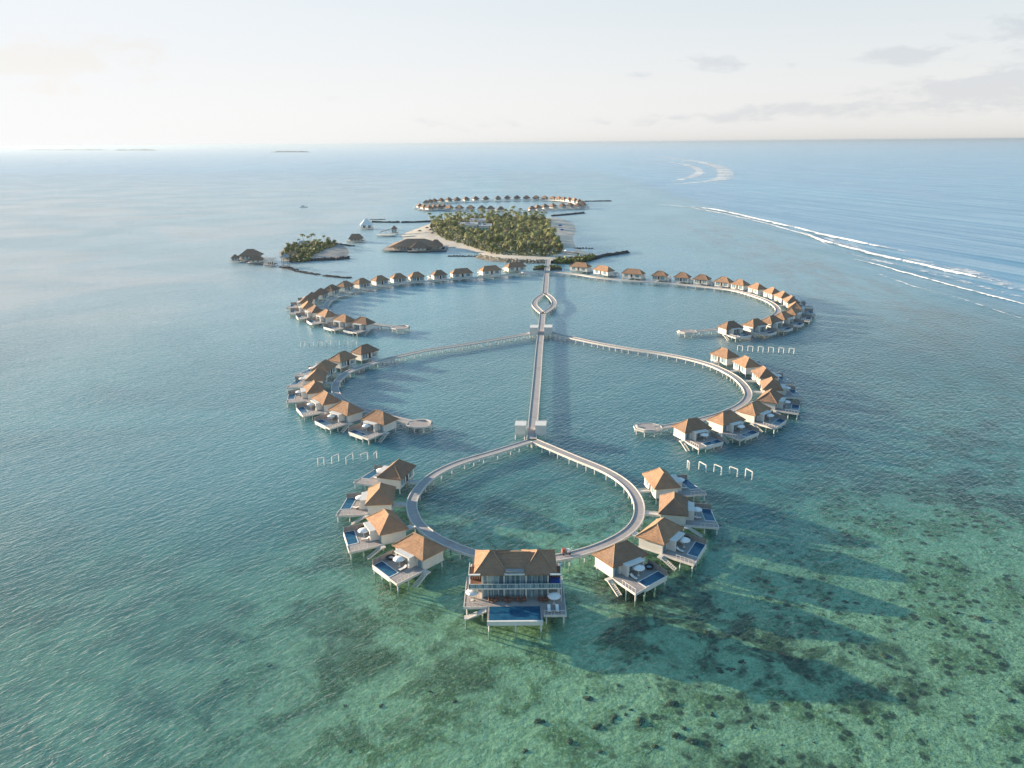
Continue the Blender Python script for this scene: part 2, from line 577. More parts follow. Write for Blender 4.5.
# end platforms
def platform(px, py, rad, label, face):
    c = at(px, py, 2.0)
    root = empty('end_platform', (c[0], c[1], 0), face)
    oct_ = [(rad * 1.15 * math.cos(R(22.5 + 45 * i)), rad * math.sin(R(22.5 + 45 * i))) for i in range(8)]
    b = MB(); b.prism(oct_, 1.78, 2.03); b.build('deck', M['deck'], root)
    e = MB()
    o2 = [(x * 1.05, y * 1.05) for x, y in oct_]
    for i in range(8):
        p, q = o2[i], o2[(i + 1) % 8]
        e.beam((p[0], p[1], 1.9), (q[0], q[1], 1.9), 0.18, 0.5)
    e.build('edge_beam', M['fascia'], root)
    for i in range(8):
        o = link('piling', pile_mesh(), root)
        o.location = (oct_[i][0] * 0.93, oct_[i][1] * 0.93, 1.75)
    bn = MB()
    for i in (0, 1, 7):
        p, q = oct_[i], oct_[(i + 1) % 8]
        bn.beam((p[0] * .86, p[1] * .86, 2.3), (q[0] * .86, q[1] * .86, 2.3), 0.5, 0.4)
    bn.build('bench', M['fascia'], root)
    tag(root, label, 'platform')
platform(420, 423.6, 3.8, 'octagonal timber platform ending the left middle walkway', 0.0)
platform(648, 427.4, 3.9, 'octagonal timber platform ending the right middle walkway', math.pi)
platform(401, 327.3, 4.0, 'octagonal timber platform ending the left outer walkway', 0.0)
platform(687, 331.6, 4.0, 'octagonal timber platform ending the right outer walkway', math.pi)

# ------------------------------------------------------------------ villa prototypes (local: +Y is seaward, origin at water level under the house)
def lerp2(a, b, t):
    return (a[0] + (b[0] - a[0]) * t, a[1] + (b[1] - a[1]) * t)

def stilt(parent, x, y, z=1.75):
    o = link('stilt', pile_mesh(), parent)
    o.location = (x, y, z)
    return o

def make_villa(m, long=False):
    """m = +1: privacy screen on +X, stairs on -X; -1 mirrored"""
    root = empty('water_villa')
    hx = 7.0 if long else 4.6
    def X(v): return m * v
    w = MB()
    w.box(-hx, hx, -3.0, 2.9, 1.85, 4.55)
    w.box(-hx - 0.12, hx + 0.12, -3.1, 2.98, 1.62, 1.85)
    wall = w.build('wall', M['white'], root)
    # windows and entrance at the back
    for cx, ww, z0, z1 in ((-hx * 0.55, 2.6, 2.2, 4.1), (hx * 0.55, 2.6, 2.2, 4.1)):
        g = MB(); g.box(cx - ww / 2, cx + ww / 2, -3.03, -2.95, z0, z1); g.build('window', M['glass'], root)
    dr = MB(); dr.box(-0.6, 0.6, -3.05, -2.94, 1.9, 4.1); dr.build('door', M['dark'], root)
    sdw = MB(); sdw.box(X(hx - 0.05), X(hx + 0.03), -0.6, 0.7, 3.0, 4.1); sdw.build('window', M['glass'], root)
    r = MB()
    rl = 9.0 if long else 3.4
    r.hip(-hx - 0.5, hx + 0.5, -3.6, 3.5, 4.55, 7.35, rl, 0.25)
    roof = r.build('roof', M['thatch'], root)
    rc = MB()
    rc.tube([(-rl / 2 - 0.15, -0.05, 7.33), (0, -0.05, 7.40), (rl / 2 + 0.15, -0.05, 7.33)], [0.2, 0.17, 0.2], 6)
    ex, ey = hx + 0.5, 3.55
    for sx in (-1, 1):
        for sy in (-1, 1):
            rc.tube([(sx * rl / 2, -0.05, 7.33), (sx * (rl / 2 + ex) / 2, sy * ey / 2 - .05, 5.94), (sx * ex, sy * ey - .05, 4.56)], [0.13, 0.10, 0.08], 5)
    rc.build('ridge_cap', M['ridge'], roof)
    # the white bay with sliding doors that stands out towards the pool
    b0, b1 = 2.5, -2.3
    bay = MB()
    bay.box(X(b0), X(b0 - 0.35), 2.9, 4.7, 2.02, 4.35)
    bay.box(X(b1), X(b1 + 0.5), 2.9, 4.9, 2.02, 4.35)
    bay.box(X(b0 + 0.1), X(b1 - 0.1), 2.9, 4.95, 4.352, 4.62)
    bayo = bay.build('bay', M['white'], root)
    g = MB(); g.box(X(b0 - 0.36), X(b1 + 0.51), 3.3, 3.36, 2.03, 4.34); g.build('sliding_door', M['glass'], root)
    fr = MB()
    for t in (0.02, 0.34, 0.66, 0.98):
        xx = b0 - 0.36 + (b1 + 0.87 - b0) * t
        fr.box(X(xx - 0.05), X(xx + 0.05), 3.37, 3.43, 2.03, 4.34)
    fr.build('door_frame', M['trim'], root)
    w2 = MB(); w2.box(X(-hx + 0.4), X(b1 - 0.6), 2.88, 2.95, 2.05, 4.2); w2.build('window', M['glass'], root)
    # deck around the pool
    Pf, Ps = (X(5.0), 9.2), (X(-5.0), 10.6)
    Qf, Qs = (X(5.0), 6.5), (X(-5.0), 7.9)
    d = MB()
    d.prism([(X(5.0), 2.985), Qf, Qs, (X(-5.0), 2.985)], 1.72, 2.0)
    d.prism([lerp2(Qf, Qs, 0.68), Qs, Ps, lerp2(Pf, Ps, 0.68)], 1.72, 1.996)
    d.build('deck', M['deck'], root)
    pl = MB()
    a, b, c, e = lerp2(Qf, Qs, 0.0), lerp2(Qf, Qs, 0.678), lerp2(Pf, Ps, 0.678), lerp2(Pf, Ps, 0.0)
    def inset(t0, t1, s0, s1):
        lo = lambda t: lerp2(Qf, Qs, t); hi = lambda t: lerp2(Pf, Ps, t)
        return [lerp2(lo(t0), hi(t0), s0), lerp2(lo(t1), hi(t1), s0), lerp2(lo(t1), hi(t1), s1), lerp2(lo(t0), hi(t0), s1)]
    pl.prism(inset(0, .678, 0.001, 0.07), 0.95, 2.06)
    pl.prism(inset(0, .678, 0.94, 1.0), 0.95, 2.06)
    pl.prism(inset(0, .02, 0.0705, 0.9395), 0.95, 2.06)
    pl.prism(inset(.655, .678, 0.0705, 0.9395), 0.95, 2.06)
    pl.prism(inset(.0205, .6545, 0.0705, 0.9395), 0.95, 1.2)
    pool = pl.build('pool', M['trim'], root)
    pw = MB(); pw.prism(inset(.0208, .6542, 0.0708, 0.9392), 1.21, 2.0); pw.build('pool_water', M['pool'], pool)
    fa = MB()
    fa.beam((X(-5.09), 2.9, 1.84), (X(-5.09), 10.7, 1.84), 0.16, 0.52)
    k = lerp2(Pf, Ps, 0.68)
    fa.beam((k[0], k[1] + 0.1, 1.84), (Ps[0], Ps[1] + 0.1, 1.84), 0.16, 0.52)
    fa.build('fascia', M['fascia'], root)
    fa = MB()
    fa.beam((X(5.09), 2.9, 1.84), (X(5.09), 9.2, 1.84), 0.16, 0.52)
    fa.build('fascia', M['fascia'], root)
    sc = MB()
    sc.box(X(4.93), X(5.02), 3.3, 9.15, 2.02, 3.35)
    for yy in (3.4, 5.3, 7.2, 9.1):
        sc.box(X(4.82), X(4.925), yy - .07, yy + .07, 2.0, 3.5)
    sc.build('privacy_screen', M['screen'], root)
    ra = MB()
    for i in range(5):
        yy = 6.4 + i * 1.0
        ra.box(X(-4.98), X(-4.9), yy - .04, yy + .04, 2.0, 2.95)
    ra.beam((X(-4.94), 6.3, 2.95), (X(-4.94), 10.5, 2.95), 0.09, 0.08)
    ra.build('railing', M['fascia'], root)
    st = MB()
    for sgn in (-.55, .55):
        st.beam((X(-6.0 + sgn), 3.6, 1.85), (X(-6.0 + sgn), 7.0, -0.1), 0.08, 0.28)
    for i in range(9):
        t = (i + .5) / 9
        st.box(X(-6.5), X(-5.5), 3.6 + 3.4 * t - .15, 3.6 + 3.4 * t + .15, 1.88 - 1.95 * t, 1.94 - 1.95 * t)
    st.box(X(-6.55), X(-5.2), 2.6, 3.6, 1.72, 1.98)
    st.build('staircase', M['fascia'], root)
    xs = (-hx + .3, 0, hx - .3) if not long else (-hx + .3, -hx / 3, hx / 3, hx - .3)
    for x in xs:
        for y in (-2.7, 2.6):
            stilt(root, x, y, 1.62)
    for x, y in ((4.7, 6.2), (-4.7, 7.4)):
        stilt(root, X(x), y)
    for t in (0.03, 0.35, 0.68, 0.97):
        p = lerp2(Pf, Ps, t)
        stilt(root, p[0], p[1] - .3, 1.0 if t < .65 else 1.75)
    return root

protos = {(1, False): make_villa(1), (-1, False): make_villa(-1), (1, True): make_villa(1, True), (-1, True): make_villa(-1, True)}
pmaps = {k: tree_map(v) for k, v in protos.items()}
used = set()
villas = {}

def nearest(path, p):
    q = min(path, key=lambda a: (a - p).length_squared)
    return q

def place_villa(px, py, path, m, long, label, group, key, apex=7.35):
    p = Vector(at(px, py, apex)[:2])
    q = nearest(path, p)
    i = path.index(q)
    nrm = normals(path)[i]
    d = (p - q)
    if d.dot(nrm) < 0:
        nrm = -nrm
    dist = max(d.dot(nrm), 6.4)
    p = q + nrm * dist
    rz = math.atan2(nrm.y, nrm.x) - math.pi / 2
    k = (m, long)
    if k in used:
        o = copy_tree(protos[k], None, pmaps[k])
    else:
        used.add(k)
        o = protos[k]
    o.location = (p.x, p.y, 0)
    o.rotation_euler = (0, 0, rz)
    tag(o, label, 'villa', group)
    br = MB()
    L = dist - 3.1 - 1.3
    br.box(-0.75, 0.75, -3.1 - L, -3.1, 1.7, 1.975)
    for s in (-1, 1):
        br.box(s * 0.76, s * 0.9, -3.1 - L, -3.1, 1.62, 2.1)
    br.build('entrance_bridge', M['fascia'], o)
    villas[key] = o
    return o

frontL = [(433 - 1.5, 541.5), (384.5, 516), (377.5, 489.5), (398.5, 463.5)]
frontL = [(419, 535.5), (385, 510.5), (380, 485), (394.5, 463)]
frontR = [(618, 543.5), (661, 520.5), (674.5, 494.5), (661.5, 470)]
for i, (x, y) in enumerate(frontL):
    place_villa(x, y, ringP, 1, False, f'thatched white pool villa on the front ring, {ORD[i]} to the left of two-storey villa', 'pool villas on the front ring', ('fl', i))
for i, (x, y) in enumerate(frontR):
    place_villa(x, y, ringP, -1, False, f'thatched white pool villa on the front ring, {ORD[i]} to the right of two-storey villa', 'pool villas on the front ring', ('fr', i))
ml = [(378, 410.6), (347, 402.5), (325, 391.4), (314, 381), (315.5, 370.4), (324, 360.4), (342.5, 351.6), (364.6, 344.6)]
mr = [(690, 419), (728, 411), (754, 402), (771, 390), (772, 378), (764, 366.5), (747.6, 357), (725.4, 348.6)]
for i, (x, y) in enumerate(ml):
    place_villa(x, y, midL, 1, False, f'thatched pool villa on the left middle walkway, {ORD[i]} counted from its octagonal end platform', 'pool villas on the middle walkways', ('ml', i))
for i, (x, y) in enumerate(mr):
    place_villa(x, y, midR, -1, False, f'thatched pool villa on the right middle walkway, {ORD[i]} counted from its octagonal end platform', 'pool villas on the middle walkways', ('mr', i))
ol = [(363.5, 317.2), (343, 314.5), (326.5, 309.7), (315, 305.6), (307.4, 301.2), (305.5, 296.7), (311, 292.4), (320.5, 288.3), (331.5, 284.6), (345, 281), (362, 278.2), (378.5, 275.7), (397, 273.4), (415.8, 272)]
orr = [(731, 321.2), (754.7, 319), (772.2, 315.5), (783, 311.7), (791.5, 307.4), (795.6, 302), (792, 296), (784, 291.5), (773, 287.6), (758.3, 283.4), (742, 279.8), (723, 276.8), (702, 274.4), (681.5, 272.4), (660.7, 271)]
for i, (x, y) in enumerate(ol):
    place_villa(x, y, outL, 1, False, f'thatched villa on the left outer walkway, {ORD[i]} counted from its octagonal end platform', 'villas on the outer walkways', ('ol', i))
for i, (x, y) in enumerate(orr):
    place_villa(x, y, outR, -1, False, f'thatched villa on the right outer walkway, {ORD[i]} counted from its octagonal end platform', 'villas on the outer walkways', ('or', i))
for i, (x, y) in enumerate([(515, 262.4), (490, 265.8), (461, 268.5), (438, 270.2)]):
    place_villa(x, y, outL, 1, i < 3, f'{"long-roofed" if i < 3 else "compact"} villa on the left outer walkway, {ORD[i]} counted from the palm island landing', 'villas on the outer walkways', ('bl', i))
for i, (x, y) in enumerate([(581.6, 262.5), (604.5, 266), (634, 269)]):
    place_villa(x, y, outR, -1, True, f'long-roofed villa on the right outer walkway, {ORD[i]} counted from the palm island landing', 'villas on the outer walkways', ('br', i))

# ------------------------------------------------------------------ furniture standing on the pool decks
def make_parasol():
    root = empty('parasol')
    p = MB(); p.tube([(0, 0, 0), (0, 0, 2.1)], 0.04, 6); p.lathe([(0.0, 0.08), (0.32, 0.08), (0.32, 0.0)], 10); p.build('pole', M['trim'], root)
    c = MB()
    c.lathe([(0.0, 2.32), (0.5, 2.24), (1.0, 2.06), (1.32, 1.86), (1.32, 1.74), (1.28, 1.76), (0.0, 2.22)], 10)
    c.build('canopy', M['cushion'], root)
    return root
def make_nest():
    root = empty('nest_chair')
    b = MB(); b.lathe([(0.35, 0.0), (0.62, 0.12), (0.85, 0.42), (0.9, 0.75), (0.83, 0.75), (0.72, 0.42), (0.0, 0.36)], 14); b.build('basket', M['dark'], root, True)
    c = MB(); c.lathe([(0.66, 0.37), (0.62, 0.5), (0.4, 0.56), (0.0, 0.57)], 12); c.build('cushion', M['curtain'], root, True)
    return root
def make_lounger():
    root = empty('sun_lounger')
    f = MB()
    f.box(-.34, .34, -.95, .95, .22, .28)
    for x in (-.3, .3):
        for y in (-.85, .85):
            f.box(x - .03, x + .03, y - .03, y + .03, 0, .22)
    f.build('frame', M['redwood'], root)
    c = MB(); c.box(-.31, .31, -.92, .35, .281, .38); c.beam((0, .36, .34), (0, .98, .72), .62, .09); c.build('mattress', M['cushion'], root)
    return root
par0, nest0, lou0 = make_parasol(), make_nest(), make_lounger()
maps = {o: tree_map(o) for o in (par0, nest0, lou0)}
first = set()
def furnish(proto, villa, x, y, rz, label, cat, group, z=2.0):
    o = copy_tree(proto, None, maps[proto]) if proto in first else proto
    first.add(proto)
    a = villa.rotation_euler.z
    o.location = (villa.location.x + x * math.cos(a) - y * math.sin(a), villa.location.y + x * math.sin(a) + y * math.cos(a), z)
    o.rotation_euler = (0, 0, a + rz)
    tag(o, label, cat, group)
for key, v in villas.items():
    g, i = key
    if g in ('fl', 'fr'):
        m = 1 if g == 'fl' else -1
        where = f'the {ORD[i]} front-ring villa {"left" if m > 0 else "right"} of two-storey villa'
        rv = random.Random(i * 7 + m)
        furnish(par0, v, m * (0.6 + rv.uniform(-.5, .5)), 5.5 + rv.uniform(-.3, .2), 0.3 * i, f'white round parasol on deck of {where}', 'parasol', 'white parasols on pool decks')
        furnish(nest0, v, m * 3.9, 4.5 + rv.uniform(-.5, .6), i, f'dark round nest chair on deck of {where}', 'chair', 'dark nest chairs on pool decks')
        furnish(lou0, v, m * (-1.2 + rv.uniform(-.4, .3)), 6.0 + rv.uniform(-.3, .3), math.pi + m * rv.uniform(-.5, .5), f'cushioned sun lounger on deck of {where}', 'sun lounger', 'sun loungers on pool decks')
    elif g in ('ml', 'mr') and i < 6:
        m = 1 if g == 'ml' else -1
        furnish(par0, v, m * 0.6, 5.6, 0.3 * i, f'white parasol on deck of {ORD[i]} villa from the {"left" if m > 0 else "right"} middle end platform', 'parasol', 'white parasols on pool decks')

# ------------------------------------------------------------------ two-storey villa at the bottom of the ring
def main_house():
    ox, oy = 0.3, 139.6
    root = empty('two_storey_villa', (ox, oy, 0))
    # storeys
    b = MB()
    b.box(-6.7, 6.7, 0.4, 8.3, 2.2, 5.0); b.build('ground_floor', M['white'], root)
    b = MB(); b.box(-6.7, 6.7, 0.4, 8.3, 5.25, 8.1); b.build('upper_floor', M['white'], root)
    b = MB(); b.box(-9.3, 9.3, -1.3, 8.3, 5.0, 5.25); b.build('balcony_slab', M['trim'], root)
    cols = (-6.6, -2.2, 2.2, 6.6)
    for x in cols:
        for z0, z1 in ((2.2, 5.0), (5.25, 8.1)):
            c = MB(); c.box(x - .14, x + .14, -.05, .40, z0, z1); c.build('column', M['white'], root)
    for i in range(3):
        x0, x1 = cols[i] + .14, cols[i + 1] - .14
        for z0, z1 in ((2.25, 4.75), (5.3, 7.85)):
            fz = MB()
            for k in range(5):
                x = x0 + (x1 - x0) * k / 4
                fz.box(max(x0, x - .04), min(x1, x + .04), .24, .3, z0, z1)
            fz.box(x0, x1, .24, .3, z1, z1 + .25)
            w = MB(); w.box(x0, x1, .3, .38, z0, z1); wo = w.build('window', M['glass'], root)
            fz.build('frame', M['trim'], wo)
    for sx in (-1, 1):
        b = MB(); b.box(sx * 6.75, sx * 9.05, -1.1, 8.2, 5.252, 5.28); b.build('balcony_floor', M['redwood'], root)
    b = MB()
    b.box(-9.2, 9.2, -1.27, -1.23, 5.27, 6.15)
    b.build('balcony_railing', M['glass'], root)
    b = MB()
    b.box(-9.25, 9.25, -1.30, -1.20, 6.152, 6.22)
    for i in range(13):
        x = -9.2 + 18.4 * i / 12
        b.box(x - .03, x + .03, -1.34, -1.28, 5.25, 6.2)
    b.build('handrail', M['trim'], root)
    # side balconies: frame posts, beams and red timber louvres
    for s in (-1, 1):
        b = MB()
        for y in (-1.2, 3.5):
            b.box(s * 9.15, s * 9.25, y - .05, y + .05, 5.25, 8.2)
            b.box(s * 9.15, s * 9.25, y - .05, y + .05, 1.0, 5.0)
        b.beam((s * 9.2, -1.3, 8.26), (s * 9.2, 3.6, 8.26), .12, .12)
        for y in (8.0,):
            b.box(s * 9.15, s * 9.25, y - .05, y + .05, 1.0, 5.0)
        b.beam((s * 6.9, -1.2, 8.28), (s * 9.1, -1.2, 8.26), .5, .2)
        b.build('balcony_frame', M['trim'], root)
        for k in range(5):
            x = s * (6.95 + k * .5)
            l = MB(); l.box(x - .2, x + .2, 2.2, 2.32, 5.29, 8.1); l.build('louvre', M['redwood'], root)
        w = MB(); w.box(s * 6.9, s * 9.1, 3.4, 3.5, 2.22, 4.95); w.build('screen', M['redwood'] if s > 0 else M['glass'], root)
        w = MB(); w.box(s * 8.5, s * 9.0, .3, .5, 2.22, 4.98); w.build('column', M['white'], root)
    # roof: two pyramids joined by a lower ridge
    r = MB()
    r.hip(-8.3, -1.2, -0.9, 9.0, 8.1, 10.75, 0.5, .25, sub=6)
    r.hip(1.4, 8.4, -0.9, 9.0, 8.1, 10.75, 0.5, .25, sub=6)
    r.hip(-6.0, 6.0, -0.6, 8.7, 8.12, 10.3, 8.0, .2, sub=6)
    ro = r.build('roof', M['thatch'], root)
    rc = MB()
    for cx, hw in ((-4.75, 3.55), (4.9, 3.5)):
        for sx in (-1, 1):
            for sy, ye in ((-1, -.9), (1, 9.0)):
                rc.tube([(cx + sx * .25, 4.05, 10.76), (cx + sx * (hw + .25) / 2, (4.05 + ye) / 2, 9.36), (cx + sx * hw, ye, 8.14)], [.16, .12, .09], 5)
        rc.tube([(cx - .4, 4.05, 10.78), (cx + .4, 4.05, 10.78)], .2, 6)
    rc.tube([(-3.2, 4.05, 10.32), (3.2, 4.05, 10.32)], .17, 6)
    rc.build('ridge_cap', M['ridge'], ro)
    dm = MB(); dm.box(-2.1, 1.9, -.95, .55, 7.96, 8.24); dm.build('canopy', M['trim'], root)
    dm = MB(); dm.box(-1.9, 1.7, -.75, .3, 8.245, 8.7); dm.build('roof_vent', M['metal'], root)
    # deck and pool
    d = MB()
    d.prism([(-10.1, -3.0), (-5.5, -3.0), (-5.5, -2.6), (5.3, -2.6), (5.3, -6.0), (9.8, -6.0), (9.8, 8.3), (-10.1, 8.3)], 1.9, 2.2)
    d.build('deck', M['deck'], root)
    f = MB()
    f.beam((-10.18, 8.3, 2.02), (-10.18, -3.1, 2.02), .16, .5)
    f.beam((-10.16, -3.09, 2.02), (-5.6, -3.09, 2.02), .16, .47)
    f.build('fascia', M['fascia'], root)
    f = MB()
    f.beam((5.5, -6.06, 2.02), (9.9, -6.06, 2.02), .16, .47)
    f.beam((9.88, -6.0, 2.02), (9.88, 8.3, 2.02), .16, .5)
    f.build('fascia', M['fascia'], root)
    p = MB()
    p.box(-5.48, 5.28, -8.2, -7.75, 1.35, 2.25)
    p.box(-5.098, 4.898, -7.748, -2.952, 1.35, 1.5)
    po = p.build('pool', M['trim'], root)
    q = MB()
    q.box(-5.48, 5.28, -2.95, -2.62, 1.35, 2.215)
    q.box(-5.48, -5.1, -7.748, -2.952, 1.35, 2.215); q.box(4.9, 5.28, -7.748, -2.952, 1.35, 2.215)
    q.build('coping', M['deck'], po)
    w = MB(); w.box(-5.097, 4.897, -7.747, -2.953, 1.51, 2.2); w.build('pool_water', M['pool'], po)
    s = MB(); s.box(-5.05, -3.9, -7.2, -6.0, 2.21, 2.24)
    st = MB()
    for off in (-.6, .6):
        st.beam((-5.7, -3.8 + off, 2.0), (-9.2, -3.8 + off, .4), .1, .3)
    for i in range(10):
        t = (i + .5) / 10
        st.box(-5.7 - 3.5 * t - .17, -5.7 - 3.5 * t + .17, -4.35, -3.25, 2.03 - 1.6 * t, 2.1 - 1.6 * t)
    st.box(-10.1, -9.2, -4.5, -3.2, .25, .45)
    st.build('staircase', M['fascia'], root)
    for x, y in [(-9.6, -2.7), (-9.6, 2), (-9.6, 7), (-6.5, -2.7), (-6.5, 3), (0, 3), (6, 3), (-6.5, 8), (0, 8), (6.5, 8), (9.4, 7), (9.4, 1), (9.4, -5.6), (6, -5.6), (-9.8, -4.2)]:
        stilt(root, x, y, 1.9 if (x, y) != (-9.8, -4.2) else .25)
    for x in (-5.1, 0, 4.9):
        stilt(root, x, -8.0, 1.3)
    rl = MB()
    for i in range(7):
        x = 5.6 + i * .68
        rl.box(x - .03, x + .03, -5.95, -5.9, 2.2, 3.1)
    rl.beam((5.5, -5.92, 3.1), (9.8, -5.92, 3.1), .08, .07)
    for i in range(5):
        x = -10 + i * 1.1
        rl.box(x - .03, x + .03, -2.97, -2.92, 2.2, 3.1)
    rl.beam((-10.05, -2.94, 3.1), (-5.55, -2.94, 3.1), .08, .07)
    rl.build('railing', M['fascia'], root)
    tag(root, 'white two-storey villa with twin hipped thatch roofs and a wide blue pool', 'villa')
    # armchairs around low tables, a daybed and parasols: things of their own
    def armchair(lx, ly, rz, z, label):
        c = empty('armchair', (ox + lx, oy + ly, z), rz)
        a = MB(); a.box(-.38, .38, -.36, .36, .18, .4); a.box(-.4, .4, .3, .42, .18, .85); a.box(-.46, -.38, -.36, .4, .18, .62); a.box(.38, .46, -.36, .4, .18, .62)
        a.build('frame', M['redwood'], c)
        for x in (-.4, .4):
            for y in (-.3, .34):
                l = MB(); l.box(x - .035, x + .035, y - .035, y + .035, 0, .179); l.build('leg', M['redwood'], c)
        q = MB(); q.box(-.36, .36, -.34, .29, .401, .5); q.build('cushion', M['red'], c)
        tag(c, label, 'chair', 'timber armchairs on the terrace')
    where = ['beside its left end', 'left of the middle', 'right of the middle', 'beside its right end']
    for i, x in enumerate((-4.3, -1.5, 1.1, 5.6)):
        armchair(x - .6, -1.0, .25, 2.2, f'red-cushioned timber armchair, left of its pair, on the terrace {["before the first window", "before the middle window", "right of the middle window", "beside the pool end"][i]}')
        armchair(x + .6, -1.0, -.25, 2.2, f'red-cushioned timber armchair, right of its pair, on the terrace {["before the first window", "before the middle window", "right of the middle window", "beside the pool end"][i]}')
        t = empty('low_table', (ox + x, oy - 1.7, 2.2))
        tt = MB(); tt.lathe([(0, .42), (.36, .42), (.36, .37), (0, .37)], 12); tt.build('table_top', M['redwood'], t)
        tl = MB(); tl.lathe([(.05, .37), (.05, .03), (.22, .03), (.22, 0)], 8); tl.build('base', M['metal'], t)
        tag(t, f'round low timber table between the armchairs {["before the first window", "before the middle window", "right of the middle window", "beside the pool end"][i]}', 'table', 'low tables on the terrace')
    db = empty('daybed', (ox + 8.0, oy + .6, 5.25))
    b = MB(); b.box(-.95, .95, -1.0, 1.0, .1, .3); b.build('frame', M['redwood'], db)
    b = MB(); b.box(-.9, .9, -.95, .95, .301, .55); b.box(-.85, -.3, .55, .9, .551, .75); b.box(.3, .85, .55, .9, .551, .75); b.build('mattress', M['blue'], db)
    tag(db, 'bright blue daybed on the right upper balcony of the two-storey villa', 'daybed')
    for lx, ly, lab in ((7.7, -2.2, 'white parasol over the right end of the two-storey villa terrace'), (-8.6, -.6, 'white parasol over the left end of the two-storey villa terrace')):
        o = copy_tree(par0, None, maps[par0])
        o.location = (ox + lx, oy + ly, 2.2)
        tag(o, lab, 'parasol', 'white parasols on pool decks')
    for i in range(2):
        o = copy_tree(lou0, None, maps[lou0])
        o.location = (ox + 6.6 + 1.6 * i, oy - 4.4, 2.2)
        o.rotation_euler = (0, 0, 0.0)
        tag(o, f'cushioned sun lounger {"nearer to" if i == 0 else "farther from"} the pool on the two-storey villa deck corner', 'sun lounger', 'sun loungers on pool decks')
main_house()

# ------------------------------------------------------------------ red handcart with luggage where the ring meets the big villa
def cart():
    c = at(566, 554, 2.0)
    root = empty('luggage_cart', (c[0], c[1], 2.0), 0.25)
    b = MB(); b.box(-1.1, 1.1, -.5, .5, .42, .52); b.build('bed', M['metal'], root)
    for x in (-.75, .75):
        for y in (-.52, .52):
            w = MB(); w.tube([(x, y - .05, .21), (x, y + .05, .21)], .21, 12); w.build('wheel', M['dark'], root)
    b = MB(); b.tube([(1.1, -.4, .5), (1.35, -.4, 1.25), (1.35, .4, 1.25), (1.1, .4, .5)], .03, 6); b.build('handle', M['trim'], root)
    tag(root, 'small handcart on the walkway beside the two-storey villa roof', 'cart')
    for i, (x, m_, s, lab) in enumerate(((-.55, M['red'], (.8, .8, .75), 'dark red trunk loaded on the walkway handcart'), (.45, M['cushion'], (.7, .7, .55), 'white bundle loaded on the walkway handcart'))):
        q = empty('luggage_case' if i == 0 else 'linen_bundle', (c[0] + x, c[1] + .1 * i, 2.53), .25)
        t = MB(); t.box(-s[0] / 2, s[0] / 2, -s[1] / 2, s[1] / 2, 0, s[2]); t.build('body', m_, q)
        t = MB(); t.box(-s[0] / 2 - .02, s[0] / 2 + .02, -s[1] / 2 - .02, s[1] / 2 + .02, s[2] + .002, s[2] + .09); t.build('lid', m_, q)
        tag(q, lab, 'luggage')
cart()

# ------------------------------------------------------------------ white gate houses on both sides of the jetty ends
def gate(pxa, pya, w, dl, h, label):
    c = at(pxa, pya, 0)
    root = empty('gate_shelter', (c[0], c[1], 0), R(-5))
    b = MB(); b.box(-w / 2, w / 2, -dl / 2, dl / 2, 1.75, 2.0); b.build('floor', M['fascia'], root)
    b = MB()
    b.box(-w / 2, -w / 2 + .18, -dl / 2, dl / 2, 2.0, h)
    b.box(w / 2 - .18, w / 2, -dl / 2, dl / 2, 2.0, h)
    b.box(-w / 2 + .18, w / 2 - .18, dl / 2 - .18, dl / 2, 2.0, h)
    b.box(-w / 2 + .18, w / 2 - .18, -dl / 2, -dl / 2 + .18, 2.0, h)
    b.build('wall', M['white'], root)
    b = MB(); b.box(-w / 2 - .1, w / 2 + .1, -dl / 2 - .1, dl / 2 - 1.3, h + .002, h + .22); b.build('roof', M['white'], root)
    b = MB(); b.box(-w / 2 + .19, w / 2 - .19, dl / 2 - 1.25, dl / 2 - .2, h - .3, h - .2); b.build('skylight', M['glass'], root)
    for x in (-w / 2 + .2, w / 2 - .2):
        for y in (-dl / 2 + .2, dl / 2 - .2):
            stilt(root, x, y, 1.78)
    tag(root, label, 'shelter', 'white gate shelters beside the jetty')
gate(520.8, 437, 3.3, 5.4, 4.7, 'white box shelter left of the jetty where it meets the front ring')
gate(540.9, 437, 3.3, 5.4, 4.7, 'white box shelter right of the jetty where it meets the front ring')
gate(534.2, 336.5, 3.8, 7.0, 5.0, 'white box shelter left of the jetty where the middle arcs begin')
gate(548.2, 336.3, 3.8, 7.0, 5.0, 'white box shelter right of the jetty where the middle arcs begin')

# ------------------------------------------------------------------ rows of white post frames standing in the water
def post_frame(a, b, label, group, h=2.2):
    c = ((a[0] + b[0]) / 2, (a[1] + b[1]) / 2)
    root = empty('post_frame', (c[0], c[1], 0))
    for p in (a, b):
        m = MB(); m.tube([(p[0] - c[0], p[1] - c[1], -2.4), (p[0] - c[0], p[1] - c[1], h)], .2, 7); m.build('post', M['pile'], root, True)
    if (a[0] - b[0]) ** 2 + (a[1] - b[1]) ** 2 > .1:
        m = MB(); m.beam((a[0] - c[0], a[1] - c[1], h + .14), (b[0] - c[0], b[1] - c[1], h + .1), .26, .2); m.build('crossbeam', M['fascia'], root)
    tag(root, label, 'post frame', group)
def crop(ox, oy, sc, pts):
    return [at(ox + x / sc, oy + y / sc, 0) for x, y in pts]
rb = crop(630, 400, 7.314, [(505, 505), (555, 532), (615, 525), (668, 547), (727, 542), (785, 562), (845, 557), (893, 582)])
for i in range(4):
    post_frame(rb[2 * i], rb[2 * i + 1], f'white post frame in the short row below the right middle villas, {ORD[i]} from the villas', 'post frames below the right middle villas')
s0 = crop(630, 400, 7.314, [(433, 512), (420, 497)])
post_frame(s0[1], s0[0], 'white post frame standing closest to the last right middle villa', 'post frames below the right middle villas')
